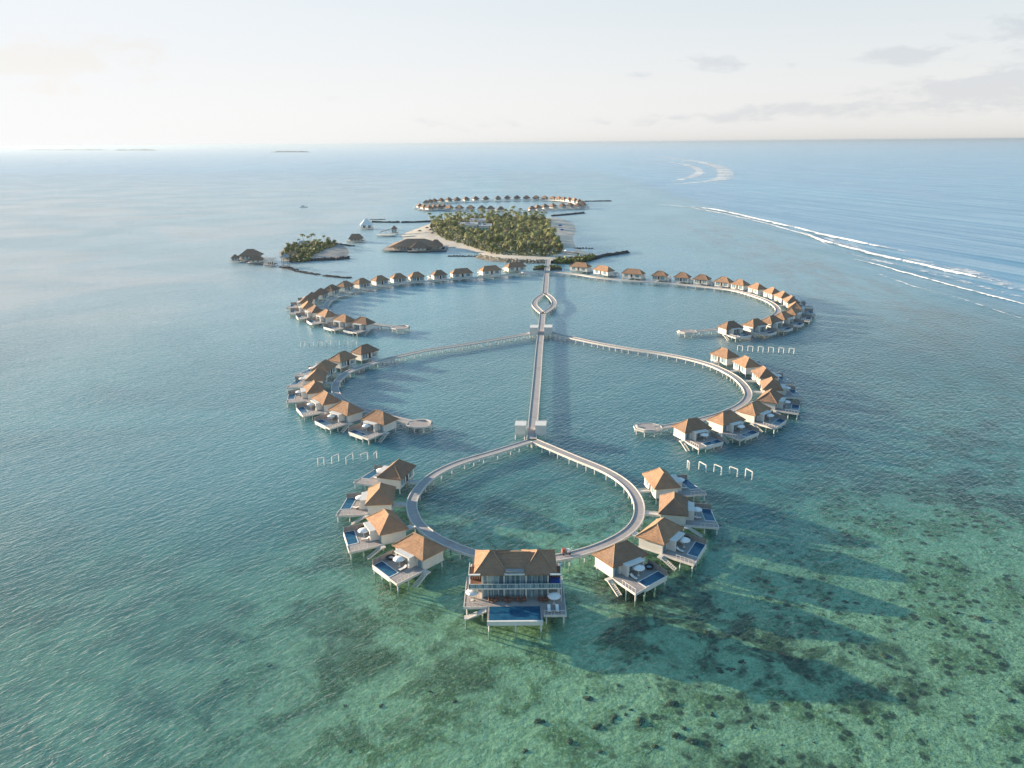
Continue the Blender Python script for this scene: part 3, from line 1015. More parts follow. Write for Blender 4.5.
ra = crop(290, 385, 6.827, [(533, 508), (487, 522), (434, 512), (387, 540), (337, 520), (290, 540), (237, 547), (195, 550)])
for i in range(4):
    post_frame(ra[2 * i], ra[2 * i + 1], f'white post frame in the short row below the left middle villas, {ORD[i]} from the villas', 'post frames below the left middle villas')
s0 = crop(290, 385, 6.827, [(578, 515), (596, 500)])
post_frame(s0[1], s0[0], 'white post frame standing closest to the last left middle villa', 'post frames below the left middle villas')
for i in range(6):
    x = 340 + 93 * i
    q = crop(700, 340, 9.036, [(x, 93 + 5 * i), (x + 44, 100 + 5 * i)])
    post_frame(q[0], q[1], f'white post frame in the long row behind the right middle villas, {ORD[i]} from the villas', 'post frames behind the right middle villas')
for i in range(7):
    x = 742 - 78 * i
    q = crop(275, 335, 9.036, [(x, 90 + 2 * i), (x - 38, 96 + 2 * i)])
    post_frame(q[0], q[1], f'white post frame in the long row behind the left middle villas, {ORD[i]} from the villas', 'post frames behind the left middle villas')
#@@PART2
# ------------------------------------------------------------------ islands
def in_poly(x, y, P):
    c = False
    n = len(P)
    for i in range(n):
        a, b = P[i], P[i - 1]
        if (a[1] > y) != (b[1] > y) and x < (b[0] - a[0]) * (y - a[1]) / (b[1] - a[1]) + a[0]:
            c = not c
    return c

def edge_dist(x, y, P):
    best = 1e9
    for i in range(len(P)):
        a, b = P[i - 1], P[i]
        dx, dy = b[0] - a[0], b[1] - a[1]
        t = max(0, min(1, ((x - a[0]) * dx + (y - a[1]) * dy) / (dx * dx + dy * dy + 1e-9)))
        best = min(best, math.hypot(x - a[0] - t * dx, y - a[1] - t * dy))
    return best

def island(name, shore_px, cell, slope, top):
    shore = [tuple(p) for p in smooth_path([at(x, y, 0) for x, y in shore_px], 6, True)]
    xs, ys = [p[0] for p in shore], [p[1] for p in shore]
    x0, y0 = min(xs) - 3 * cell, min(ys) - 3 * cell
    nx, ny = int((max(xs) - x0) / cell) + 4, int((max(ys) - y0) / cell) + 4
    b = MB()
    for j in range(ny + 1):
        for i in range(nx + 1):
            x, y = x0 + i * cell, y0 + j * cell
            d = edge_dist(x, y, shore)
            z = min(top, .02 + d * slope) if in_poly(x, y, shore) else -d * 0.12 - .02
            if z > .4:
                z += .25 * mnoise.noise(Vector((x * .05, y * .05, 0)))
            b.v.append((x, y, max(z, -2.2)))
    w = nx + 1
    for j in range(ny):
        for i in range(nx):
            o = j * w + i
            b.face((o, o + 1, o + w + 1, o + w))
    o = b.build(name, M['sand'], smooth=True)
    return o, shore

main_shore = [(400, 237.5), (404, 233.5), (418, 228), (431, 223.3), (440, 219), (470, 217), (510, 216), (552, 217.5), (563, 219.2), (571, 222.3), (575.8, 228), (575.5, 233.6), (573, 237),
              (576, 246.5), (586, 252.5), (600, 255.5), (592, 259.6), (572, 262.6), (553, 262.6), (529, 262.4), (508, 261.6), (491, 260), (482, 257.6), (477, 252), (462, 248), (444, 247.5), (430, 246), (416, 242)]
isl, shoreM = island('island_sand', main_shore, 7.0, 0.09, 1.6)
struct(isl)
small_shore = [(281, 259), (279, 252), (290, 245.5), (300, 242.5), (320, 241.5), (337, 242.2), (345, 246), (350, 252), (346, 257.5), (330, 260.3), (305, 261.8), (290, 262.3)]
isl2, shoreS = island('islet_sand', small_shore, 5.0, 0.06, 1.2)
isl2.data.materials.clear(); isl2.data.materials.append(M['sand_shaded'])
struct(isl2)

vegM_px = [(431, 223), (431, 230), (437, 235.5), (447, 240.5), (458, 243), (474, 247.5), (490, 253), (505, 255), (520, 256), (547, 257), (561, 254), (563, 248), (560, 242), (551, 233), (547, 224), (546, 218.3), (520, 217.3), (495, 217.3), (470, 218), (445, 220)]
vegM = [at(x, y, 1.5)[:2] for x, y in vegM_px]
vegS_px = [(281, 254), (284, 258.5), (292, 261.2), (303, 261.4), (311, 259.5), (313, 255.5), (324, 250), (334, 246), (338, 243.6), (330, 242.6), (312, 243), (298, 244.5), (289, 248)]
vegS = [at(x, y, 1.2)[:2] for x, y in vegS_px]

def proj(x, y, z):
    v = Vector((x, y, z)) - Vector((0, 0, H))
    u2, v2, d = v.x, v.y * sP + v.z * cP, v.y * cP - v.z * sP
    u2, v2 = u2 / d * F, v2 / d * F
    return 512 + u2 * cR - v2 * sR, 384 - (u2 * sR + v2 * cR)
def clearing(x, y):
    for bx, by, bw in BLD:
        if abs(x - bx) < bw and abs(y - by) < 16:
            return False
    px, py = proj(x, y, 11)
    return not (462 < px < 491 and 219.5 < py < 226)
BLD = [((at(a, c_, 1)[0] + at(b, c_, 1)[0]) / 2, at(a, c_, 1)[1], abs(at(b, c_, 1)[0] - at(a, c_, 1)[0]) / 2 + 3) for a, b, c_ in ((460, 478, 229.5), (479, 492, 230.3), (470, 486, 226.2))]
def scatter(P, n, rmin, tries=40000, keep=None):
    xs, ys = [p[0] for p in P], [p[1] for p in P]
    out = []
    while tries and len(out) < n:
        tries -= 1
        x, y = random.uniform(min(xs), max(xs)), random.uniform(min(ys), max(ys))
        if not in_poly(x, y, P) or (keep and not keep(x, y)):
            continue
        if all((x - a) ** 2 + (y - b) ** 2 > rmin * rmin for a, b in out):
            out.append((x, y))
    return out

def palm_meshes(seed, h, lean, nf, L):
    rr = random.Random(seed)
    t = MB()
    pts, a = [], rr.uniform(0, 6.28)
    for k in range(6):
        u = k / 5
        pts.append((math.cos(a) * lean * u * u, math.sin(a) * lean * u * u, -0.6 + (h + .6) * u))
    t.tube(pts, [.30, .22, .19, .17, .15, .14], 6)
    tip = Vector(pts[-1])
    c = MB()
    for k in range(nf):
        an = 2 * math.pi * k / nf + rr.uniform(-.25, .25)
        rise = rr.uniform(-.25, .85)
        l = L * rr.uniform(.8, 1.1)
        d = Vector((math.cos(an), math.sin(an), 0))
        s = Vector((-d.y, d.x, 0))
        prev = None
        for q in range(6):
            u = q / 5
            p = tip + d * (l * u * (1 - .18 * u)) + Vector((0, 0, l * (rise * u - (.55 + .35 * rise) * u * u * 1.15)))
            wd = .62 * math.sin(math.pi * min(1, .12 + .86 * u)) + .05
            drop = Vector((0, 0, -wd * .55))
            row = [p + s * wd + drop, p, p - s * wd + drop]
            b = len(c.v)
            c.v += [tuple(x) for x in row]
            if q:
                c.face((b - 3, b - 2, b + 1, b), 0)
                c.face((b - 2, b - 1, b + 2, b + 1), 0)
    return t.mesh('trunk', [M['trunk']], True), c.mesh('crown', [M['frond']])

def tree_meshes(seed, h, rx, rz):
    rr = random.Random(seed)
    t = MB()
    t.tube([(0, 0, -.6), (.1, 0, h * .35), (.2, .1, h * .62)], [.32, .24, .14], 6)
    lobes = []
    for k in range(6):
        an = rr.uniform(0, 6.28)
        r = rx * rr.uniform(.15, .6)
        q = Vector((math.cos(an) * r, math.sin(an) * r, h * .68 + rr.uniform(-.28, .3) * rz))
        lobes.append((q, rx * rr.uniform(.38, .62)))
        t.tube([(.05, 0, h * .3), tuple(q)], [.13, .05], 5)
    c = MB()
    for q, r in lobes:
        for k in range(70):
            v = Vector((rr.gauss(0, 1), rr.gauss(0, 1), rr.gauss(0, .8))).normalized() * (r * rr.uniform(.55, 1.08))
            p = q + v
            a_ = Vector((rr.gauss(0, 1), rr.gauss(0, 1), rr.gauss(0, .6))).normalized()
            b_ = a_.cross(v.normalized() + Vector((.01, .02, .03))).normalized()
            s = rr.uniform(.35, .75)
            bb = len(c.v)
            c.v += [tuple(p + a_ * s), tuple(p + b_ * s * .7), tuple(p - a_ * s), tuple(p - b_ * s * .7)]
            c.face((bb, bb + 1, bb + 2, bb + 3), 0 if rr.random() < .8 else 1)
    return t.mesh('trunk', [M['trunk']], True), c.mesh('crown', [M['leaf'], M['leafdry']])

PALMS = [palm_meshes(11 + i, h, l, nf, L) for i, (h, l, nf, L) in enumerate(((9.5, 1.2, 15, 4.4), (12.0, 2.0, 16, 4.6), (7.5, .8, 14, 4.0), (13.5, 2.8, 15, 4.6), (10.5, 1.6, 17, 4.8)))]
TREES = [tree_meshes(31 + i, h, rx, rz) for i, (h, rx, rz) in enumerate(((8.5, 5.0, 3.2), (6.5, 4.2, 2.6), (7.5, 5.6, 2.8)))]

def plant(kind, name, x, y, z, sc, label, cat, group):
    t, c = kind
    root = empty(name, (x, y, z), random.uniform(0, 6.28))
    root.scale = (sc, sc, sc * random.uniform(.92, 1.1))
    link('trunk', t, root)
    link('crown', c, root)
    tag(root, label, cat, group)
    return root

for x, y in scatter(vegM, 270, 6.4, keep=clearing):
    plant(random.choice(PALMS), 'palm_tree', x, y, 1.2, random.uniform(.58, 1.05), 'coconut palm with a shaggy crown crowded in the grove on the main island', 'palm tree', 'coconut palms in the main island grove')
for x, y in scatter(vegM, 110, 9.5, keep=clearing):
    plant(random.choice(TREES), 'broadleaf_tree', x, y, 1.2, random.uniform(.7, 1.0), 'low round broadleaf tree between the palms of the main island grove', 'tree', 'broadleaf trees in the main island grove')
for x, y in scatter(vegS, 30, 5.5):
    plant(random.choice(PALMS[:3]), 'palm_tree', x, y, 1.0, random.uniform(.42, .72), 'short yellowish palm in the garden of the small islet', 'palm tree', 'palms on the small islet')
for x, y in scatter(vegS, 26, 6.0):
    plant(random.choice(TREES), 'broadleaf_tree', x, y, 1.0, random.uniform(.45, .7), 'low green shrubby tree in the garden of the small islet', 'tree', 'shrubby trees on the small islet')
for i, (px, py) in enumerate(((304.3, 246.5), (310.5, 246))):
    c = at(px, py, 1.2)
    plant(PALMS[3], 'palm_tree', c[0], c[1], 1.2, .85, f'tall palm rising above the small islet, {"left" if i == 0 else "right"} one of the pair', 'palm tree', 'tall palms on the small islet')

def undergrowth(P, n, name, label, z, mats, hmax=2.6):
    b = MB()
    xs, ys = [p[0] for p in P], [p[1] for p in P]
    k = 0
    while k < n:
        x, y = random.uniform(min(xs), max(xs)), random.uniform(min(ys), max(ys))
        if not in_poly(x, y, P):
            continue
        k += 1
        hh = z + abs(random.gauss(0, .45)) * hmax
        p = Vector((x, y, hh))
        a_ = Vector((random.gauss(0, 1), random.gauss(0, 1), random.gauss(0, .5))).normalized()
        b_ = a_.cross(Vector((random.gauss(0, 1), random.gauss(0, 1), random.gauss(0, 1)))).normalized()
        s = random.uniform(.5, 1.3)
        o = len(b.v)
        b.v += [tuple(p + a_ * s), tuple(p + b_ * s * .8), tuple(p - a_ * s), tuple(p - b_ * s * .8)]
        b.face((o, o + 1, o + 2, o + 3), random.randrange(len(mats)))
    tag(b.build(name, mats), label, 'undergrowth', None, 'stuff')
undergrowth(vegM, 16000, 'undergrowth', 'dense low bushes filling the ground under the palms of the main island', 1.2, [M['leaf'], M['leaf'], M['leafdry'], M['frond']])
undergrowth(vegS, 3500, 'undergrowth', 'low bushes and grass covering the garden of the small islet', 1.0, [M['leaf'], M['frond'], M['leafdry']], 1.6)
strip = [at(x, y, 1)[:2] for x, y in ((553, 261.8), (556, 259.5), (575, 258.6), (592, 256.5), (597, 257), (590, 260), (572, 262.5), (556, 262.6))]
undergrowth(strip, 1800, 'undergrowth', 'low green shrub belt along the front shore right of the landing', .5, [M['leaf'], M['frond']], 2.6)
for nm, pts in (('left', ((533, 270), (541, 268), (546, 268.6), (546, 270.3))), ('right', ((549.5, 270.2), (549.5, 268.4), (555, 268), (562, 269.8)))):
    P = [at(x, y, 0)[:2] for x, y in pts]
    q = MB(); q.prism([tuple(p) for p in P], -.8, 1.3)
    bed = q.build('planted_bank', M['rock'])
    tag(bed, f'small planted rock bank {nm} of the landing jetty under the walkway', 'planter', 'planted banks at the landing')
    b = MB()
    k = 0
    xs, ys = [p[0] for p in P], [p[1] for p in P]
    while k < 260:
        x, y = random.uniform(min(xs), max(xs)), random.uniform(min(ys), max(ys))
        if not in_poly(x, y, P): continue
        k += 1
        p = Vector((x, y, 1.3 + random.random() * 1.3)); a_ = Vector((random.gauss(0, 1), random.gauss(0, 1), random.gauss(0, .5))).normalized() * .6
        b_ = Vector((random.gauss(0, 1), random.gauss(0, 1), random.gauss(0, 1))).normalized() * .5
        o = len(b.v); b.v += [tuple(p + a_), tuple(p + b_), tuple(p - a_), tuple(p - b_)]; b.face((o, o + 1, o + 2, o + 3))
    b.build('foliage', M['leaf'], bed)

# rock walls and breakwaters: heaped boulders along a line
def rock_bank(name, pp, w, h, mat, label, cat, group=None, step=2.2):
    path = smooth_path([at(x, y, 0) for x, y in pp], step)
    N = normals(path)
    b = MB()
    rr = random.Random(hash(label) % 9999 if False else len(label) * 31 + len(pp))
    for p, nn in zip(path, N):
        m = max(1, int(w / 1.6))
        for k in range(m + 1):
            u = (k / max(1, m) - .5) * 2
            q = p + nn * (u * w / 2 + rr.uniform(-.4, .4))
            z = h * (1 - .8 * abs(u)) * rr.uniform(.8, 1.1) - .5
            r = rr.uniform(1.0, 1.6)
            base = len(b.v)
            vs_ = []
            for z_, rad in ((-1.0, 1.0), (.1, 1.05), (.62, .6)):
                for i in range(6):
                    an = i * math.pi / 3 + z_
                    vs_.append((q.x + math.cos(an) * r * rad * rr.uniform(.8, 1.2), q.y + math.sin(an) * r * rad * rr.uniform(.8, 1.2), z + z_ * r + rr.uniform(-.15, .15)))
            b.v += vs_
            for lv in range(2):
                for i in range(6):
                    j = (i + 1) % 6
                    b.face((base + lv * 6 + i, base + lv * 6 + j, base + lv * 6 + 6 + j, base + lv * 6 + 6 + i))
            b.face([base + 12 + i for i in range(6)])
            b.face([base + 5 - i for i in range(6)])
    tag(b.build(name, mat), label, cat, group)
G = 'rock breakwaters around the islands'
rock_bank('sea_wall', [(480, 257.6), (492, 260), (505, 261.4), (520, 262.3), (536, 262.8), (546, 262.6)], 7, 2.4, M['rock_pale'], 'sunlit pale boulder wall along the front shore left of the landing', 'sea wall')
rock_bank('breakwater', [(449, 256.2), (465, 256.4), (480, 256.3)], 3, 1.6, M['rock'], 'dark straight breakwater left of the pale boulder wall', 'breakwater', G)
rock_bank('breakwater', [(552, 262.9), (575, 262.4), (592, 259.8), (602, 256.6), (615, 254.8), (627, 252.8)], 3.4, 1.8, M['rock'], 'long bent breakwater right of the landing, running past the shrub belt', 'breakwater', G)
rock_bank('breakwater', [(574.7, 248.4), (583, 248.3), (592, 248.4)], 3, 1.5, M['rock'], 'short straight breakwater off the right beach beside the white tent', 'breakwater', G)
rock_bank('breakwater', [(552, 216.2), (568, 214.8), (583.6, 213.2)], 4, 1.6, M['rock'], 'far breakwater off the back right corner of the palm island', 'breakwater', G)
rock_bank('breakwater', [(402, 222.7), (416, 222.5), (431, 221.8)], 4, 1.6, M['rock'], 'breakwater touching the back left corner of the palm island', 'breakwater', G)
rock_bank('breakwater', [(373, 222.3), (386, 222.6), (399, 222.6)], 4, 1.6, M['rock'], 'detached breakwater behind the white pyramid roof', 'breakwater', G)
rock_bank('breakwater', [(371, 219.6), (378, 219.8), (384, 219.4)], 3, 1.4, M['rock'], 'short detached breakwater farthest behind the white pyramid roof', 'breakwater', G)
rock_bank('breakwater', [(291, 262.2), (312, 260.8), (337, 259.8), (348, 258.4)], 3.2, 1.8, M['rock'], 'long breakwater along the front of the small islet beach', 'breakwater', G)
rock_bank('breakwater', [(326, 252.4), (335, 252.8), (342.5, 253.4)], 2.6, 1.3, M['rock'], 'middle breakwater across the small islet beach', 'breakwater', G)
rock_bank('breakwater', [(337, 243.8), (345, 245.0), (352, 246.2)], 2.8, 1.4, M['rock'], 'back breakwater at the right end of the small islet', 'breakwater', G)
rock_bank('breakwater', [(282, 267), (288, 268), (295, 270.2)], 3, 1.6, M['rock'], 'breakwater nearest the grey lookout left of the islet', 'breakwater', G)
rock_bank('breakwater', [(296.4, 271.2), (307, 273), (317.6, 274.8)], 2.6, 1.4, M['rock'], 'middle detached breakwater in front of the small islet', 'breakwater', G)
rock_bank('breakwater', [(325, 275.8), (337, 277.2), (349, 278)], 2.6, 1.4, M['rock'], 'right detached breakwater in front of the small islet', 'breakwater', G)
rock_bank('breakwater', [(585, 201.6), (597, 201.4), (611, 201.2)], 3.6, 1.3, M['rock'], 'thin breakwater trailing right from the distant villa ring', 'breakwater', G)

# ------------------------------------------------------------------ buildings of the islands
def pavilion(name, px0, px1, py, label, cat, hwall=2.6, rise=4.0, depth=.7, rl=.35, deckz=1.6, roofm='thatch_old', rot=0.0, stilts=True, deckx=1.25, base_z=None, wallm='white'):
    """hip-roofed house whose water line sits at py and whose roof spans px0..px1"""
    a, b_ = at(px0, py, 0), at(px1, py, 0)
    wdt = abs(b_[0] - a[0])
    c = ((a[0] + b_[0]) / 2, (a[1] + b_[1]) / 2)
    dp = wdt * depth
    bz = 0 if base_z is None else base_z
    root = empty(name, (c[0], c[1], bz), rot)
    hw = wdt / 2
    d = MB(); d.box(-hw * deckx, hw * deckx, -dp / 2 * deckx, dp / 2 * deckx, deckz - .3, deckz); d.build('deck', M['deck'], root)
    w = MB(); w.box(-hw * .8, hw * .8, -dp * .38, dp * .38, deckz + .002, deckz + hwall); w.build('wall', M[wallm], root)
    n = max(2, int(wdt / 4))
    for k in range(n):
        x = -hw * .7 + hw * 1.4 * (k + .5) / n
        g = MB(); g.box(x - .8, x + .8, -dp * .38 - .06, -dp * .38 + .04, deckz + .4, deckz + hwall - .4); g.build('window', M['glass'], root)
    r = MB(); r.hip(-hw, hw, -dp / 2, dp / 2, deckz + hwall - .1, deckz + hwall + rise, wdt * rl, .3, sub=5, jit=.12); r.build('roof', M[roofm], root)
    if stilts:
        for sx in (-1, -.33, .33, 1):
            for sy in (-1, 1):
                stilt(root, sx * hw * deckx * .92, sy * dp / 2 * deckx * .92, deckz - .3)
    tag(root, label, cat)
    return root
# over-water restaurant beside the main island
pavilion('restaurant', 391, 441, 249.5, 'large dark-thatched restaurant over the water at the palm island beach', 'restaurant', 2.4, 5.6, .62, .35)
pavilion('restaurant', 411, 428, 251.5, 'smaller peaked dark-thatched pavilion at the front of the large restaurant', 'pavilion', 2.4, 5.0, .9, .12)
pavilion('restaurant', 429.5, 443, 250.2, 'reddish-thatched pavilion at the island end of the large restaurant', 'pavilion', 2.6, 5.2, .9, .25, roofm='thatch')
# islet restaurants
pavilion('restaurant', 241, 262, 260.5, 'large dark-thatched restaurant left of the small islet', 'restaurant', 3.0, 4.8, .8, .3)
pavilion('restaurant', 250, 264, 264.0, 'lower dark-thatched wing in front of the left restaurant', 'restaurant', 2.2, 2.8, .7, .35, roofm='thatch')
pavilion('water_hut', 232, 239.5, 262.2, 'lone small thatched hut farthest left in the water', 'hut', 2.2, 2.6, .9, .1)
pavilion('islet_house', 287, 299, 259.6, 'brown-thatched house on the front of the small islet', 'house', 2.2, 3.2, .8, .5, .9, 'thatch', stilts=False, base_z=.4)
pavilion('islet_house', 298, 308, 248.5, 'dark-roofed house at the back of the small islet', 'house', 2.8, 3.0, .8, .4, .9, 'greyroof', stilts=False, base_z=.4)
pavilion('boat_house', 349.5, 363, 242.0, 'dark low-roofed boathouse between the islet and the white pyramid roof', 'boathouse', 2.0, 4.2, .8, .6)
pavilion('island_hut', 527, 533, 247, 'dark hut roof peeping out between the island palms', 'hut', 3.0, 3.0, .9, .3, 1.0, stilts=False, base_z=1)
pavilion('island_hut', 504, 510, 237, 'brown hut roof among the palms behind the grey roofs', 'hut', 4.0, 3.4, .9, .3, 1.0, 'thatch', stilts=False, base_z=1)
# white tensile pavilion
def white_pavilion():
    a, b_ = at(360.5, 229, 0), at(373, 229, 0)
    c = ((a[0] + b_[0]) / 2, a[1]); hw = (b_[0] - a[0]) / 2
    root = empty('white_pavilion', (c[0], c[1], 0), R(12))
    d = MB(); d.box(-hw, hw, -hw * .8, hw * .8, 1.3, 1.6); d.build('deck', M['deck'], root)
    r = MB(); r.hip(-hw, hw, -hw * .85, hw * .85, 4.6, 11.5, 2.0, .2, sub=6, jit=.02); r.build('roof', M['cushion'], root)
    w = MB()
    for x in (-.8, 0, .8):
        w.box(x * hw - .3, x * hw + .3, -hw * .7, -hw * .7 + .5, 1.602, 4.5)
        w.box(x * hw - .3, x * hw + .3, hw * .7 - .5, hw * .7, 1.602, 4.5)
    w.build('wall', M['white'], root)
    for x in (-.4, .4):
        g = MB(); g.box(x * hw - 1.6, x * hw + 1.6, -hw * .6, -hw * .6 + .1, 1.602, 4.4); g.build('window', M['glass'], root)
    for sx in (-.9, -.3, .3, .9):
        for sy in (-.7, .7):
            stilt(root, sx * hw, sy * hw, 1.32)
    tag(root, 'white pyramid-roofed pavilion standing over the water behind the boathouse', 'pavilion')
white_pavilion()
def arrival_deck():
    a, b_ = at(377, 236.3, 0), at(395, 236.3, 0)
    L = b_[0] - a[0]
    root = empty('arrival_jetty', ((a[0] + b_[0]) / 2, a[1], 0))
    d = MB(); d.box(-L / 2, L / 2, -5, 5, 1.2, 1.6); d.build('deck', M['fascia'], root)
    r = MB(); r.poly([(-L * .3, -2, 4.4), (L * .22, -2, 7.0), (L * .22, 5, 7.0), (-L * .3, 5, 4.4)]); r.poly([(-L * .3, -2, 4.1), (-L * .3, 5, 4.1), (L * .22, 5, 6.7), (L * .22, -2, 6.7)])
    r.poly([(-L * .3, -2, 4.1), (L * .22, -2, 6.7), (L * .22, -2, 7.0), (-L * .3, -2, 4.4)]); r.build('roof', M['rock'], root)
    for x, h in ((-L * .28, 4.2), (0, 5.4), (L * .2, 6.6)):
        for y in (-1.8, 4.8):
            p = MB(); p.tube([(x, y, 1.5), (x, y, h)], .18, 6); p.build('post', M['trim'], root)
    for x in (-.45, -.15, .15, .45):
        for y in (-4.5, 4.5):
            stilt(root, x * L, y, 1.22)
    tag(root, 'pale arrival jetty with a sloping dark roof, left of the palm island', 'jetty')
    tw = pavilion('lookout_tower', 391.5, 397.5, 234.0, 'white lookout hut beside the arrival jetty with the sloping roof', 'lookout', 4.0, 3.0, 1.0, .1)
arrival_deck()
def lookout():
    a, b_ = at(265, 266, 0), at(276, 266, 0)
    L = b_[0] - a[0]
    root = empty('water_bar', ((a[0] + b_[0]) / 2, a[1], 0))
    d = MB(); d.box(-L / 2, L / 2, -5, 5, 1.3, 1.6); d.build('deck', M['deck'], root)
    r = MB(); r.box(-L * .42, L * .42, -4, 4, 6.0, 6.3); r.build('roof', M['greyroof'], root)
    for i in range(6):
        for y in (-3.8, 3.8):
            p = MB(); p.tube([(-L * .4 + L * .8 * i / 5, y, 1.6), (-L * .4 + L * .8 * i / 5, y, 6)], .22, 6); p.build('post', M['trim'], root)
    c = MB(); c.box(-L * .2, L * .2, -1, 1.5, 1.6, 2.8); c.build('counter', M['dark'], root)
    for x in (-.45, 0, .45):
        for y in (-4.5, 4.5): stilt(root, x * L, y, 1.32)
    tag(root, 'grey open water bar between the left restaurant and the small islet', 'bar')
    c = at(286, 268, 0)
    t = empty('lookout_tower', (c[0], c[1], 0))
    b = MB(); b.box(-2.6, 2.6, -2.6, 2.6, 1.3, 1.6); b.box(-2.4, 2.4, -2.4, 2.4, 5.2, 5.5); b.build('deck', M['deck'], t)
    for x in (-2.2, 2.2):
        for y in (-2.2, 2.2):
            p = MB(); p.tube([(x, y, -2), (x, y, 9)], .2, 6); p.build('post', M['metal'], t)
    r = MB(); r.hip(-3.2, 3.2, -3.2, 3.2, 8.6, 11.2, .4, .2); r.build('roof', M['greyroof'], t)
    tag(t, 'grey two-level lookout tower in front of the small islet', 'lookout')
lookout()
# long flat grey roofs in the middle of the main island
for i, (x0, x1, y, h, lab) in enumerate(((460, 478, 229.5, 6.0, 'long flat grey roof at the left of the island clearing'), (479, 492, 230.3, 5.2, 'flat grey roof at the right of the island clearing'), (470, 486, 226.2, 7.0, 'pale flat roof at the back of the island clearing'))):
    a, b_ = at(x0, y, 1), at(x1, y, 1)
    L = b_[0] - a[0]
    root = empty('service_building', ((a[0] + b_[0]) / 2, a[1], 1.2))
    w = MB(); w.box(-L / 2 + .5, L / 2 - .5, -13, 13, -.5, h); w.build('wall', M['white'], root)
    r = MB(); r.box(-L / 2, L / 2, -13.6, 13.6, h + .002, h + .35); r.build('roof', M['greyroof'], root)
    k = MB(); k.box(-L * .2, L * .05, -3, 2, h + .352, h + 1.4); k.build('roof_unit', M['metal'], root)
    for q in range(4):
        g = MB(); x = -L * .36 + L * .24 * q; g.box(x - 1.2, x + 1.2, -13.06, -12.95, 1, h - 1.5); g.build('window', M['glass'], root)
    tag(root, lab, 'building', 'flat-roofed buildings in the island clearing')
# beach umbrellas and tent
def beach_umbrella(px, py, mat, label):
    c = at(px, py, 1.0)
    root = empty('beach_umbrella', (c[0], c[1], 1.0))
    p = MB(); p.tube([(0, 0, -.5), (0, 0, 2.6)], .08, 6); p.build('pole', M['trunk'], root)
    k = MB(); k.lathe([(0, 3.4), (1.2, 2.9), (2.6, 2.1), (2.55, 1.95), (0, 2.9)], 12); k.build('canopy', mat, root)
    tag(root, label, 'umbrella', 'beach umbrellas on the palm island')
for (x, y), lab in zip(((419.8, 233), (427, 229.8), (430.2, 232), (432.4, 235.2)), ('lone dark thatch umbrella nearest the sand spit tip', 'dark thatch umbrella farthest up the left beach', 'dark thatch umbrella in the middle of the left beach group', 'dark thatch umbrella closest to the island grove')):
    beach_umbrella(x, y, M['thatch_old'], lab)
beach_umbrella(560, 227.6, M['blue'], 'dark blue umbrella farther up the right beach')
beach_umbrella(561.6, 232, M['blue'], 'dark blue umbrella lower on the right beach')
def tent():
    c = at(570, 253.5, 1.0)
    root = empty('event_tent', (c[0], c[1], .9), .2)
    r = MB(); r.hip(-5, 5, -3, 3, 2.6, 4.4, 5, .1, jit=.02); r.build('roof', M['cushion'], root)
    for x in (-4.7, 0, 4.7):
        for y in (-2.8, 2.8):
            p = MB(); p.tube([(x, y, -.3), (x, y, 2.6)], .08, 6); p.build('pole', M['metal'], root)
    tag(root, 'white event tent on the beach at the right end of the grove', 'tent')
tent()
for i, (px, py, lab) in enumerate(((575, 253.6, 'small dark boat pulled up beside the white tent'),)):
    c = at(px, py, .9)
    b = MB(); b.prism([(-3, -.7), (1.5, -.9), (3.2, 0), (1.5, .9), (-3, .7)], 0, .8); b.build('rowing_boat', M['dark'])
    o = bpy.data.objects['rowing_boat']; o.location = c
    q = MB(); q.prism([(-2.6, -.45), (1.2, -.6), (2.4, 0), (1.2, .6), (-2.6, .45)], .802, .86); q.build('seat', M['fascia'], o)
    tag(o, lab, 'boat')

# ------------------------------------------------------------------ distant ring of villas behind the island
def far_villa_mesh():
    b = MB()
    b.box(-4.2, 4.2, -3.4, 3.2, 1.9, 4.6, 0)
    b.box(-5, 5, 3.2, 8.5, 1.6, 1.95, 1)
    b.hip(-5.6, 5.6, -4.4, 4.2, 4.5, 8.4, 2.4, .25, mi=2, sub=3)
    for x in (-3.8, 0, 3.8):
        for y in (-3, 2.8, 8):
            b.tube([(x, y, -1), (x, y, 1.8)], .2, 5, 3)
    b.box(-2.4, 2.4, -3.46, -3.38, 2.4, 4.1, 4)
    return b
fvm = far_villa_mesh()
fm_dark = fvm.mesh('far_villa', [M['white'], M['deck'], M['thatch_old'], M['pile'], M['glass']])
fm_red = fvm.mesh('far_villa', [M['white'], M['deck'], M['thatch'], M['pile'], M['glass']])
back = [(426, 199.8), (430, 199.0), (434.3, 198.4), (441, 197.8), (448.6, 197.2), (457, 197), (466, 196.6), (475.6, 196.2), (485.7, 196.1), (498, 195.8), (507.3, 195.4), (517, 195.3), (526.6, 195.3), (536, 195.3), (544.6, 195.5), (553, 195.8), (558.8, 196.1), (563.8, 196.5), (569, 197), (574.7, 197.6), (579.2, 198.7), (582.6, 200.2)]
front = [(419.4, 203), (423.7, 204.2), (428.5, 204.8), (433.4, 204.4), (438.3, 204), (443.2, 203.9), (449.2, 204.6), (459.3, 204.8), (470.5, 205), (481.8, 205.3), (490.6, 205.6), (500.8, 206.3)]
fright = [(583.2, 202.2), (578, 202.8), (570.3, 202.5), (562.5, 202.9), (553, 203.2), (545, 203.8), (538, 204.7), (532, 205.8)]
cen = Vector(at(501, 200.5, 8)[:2])
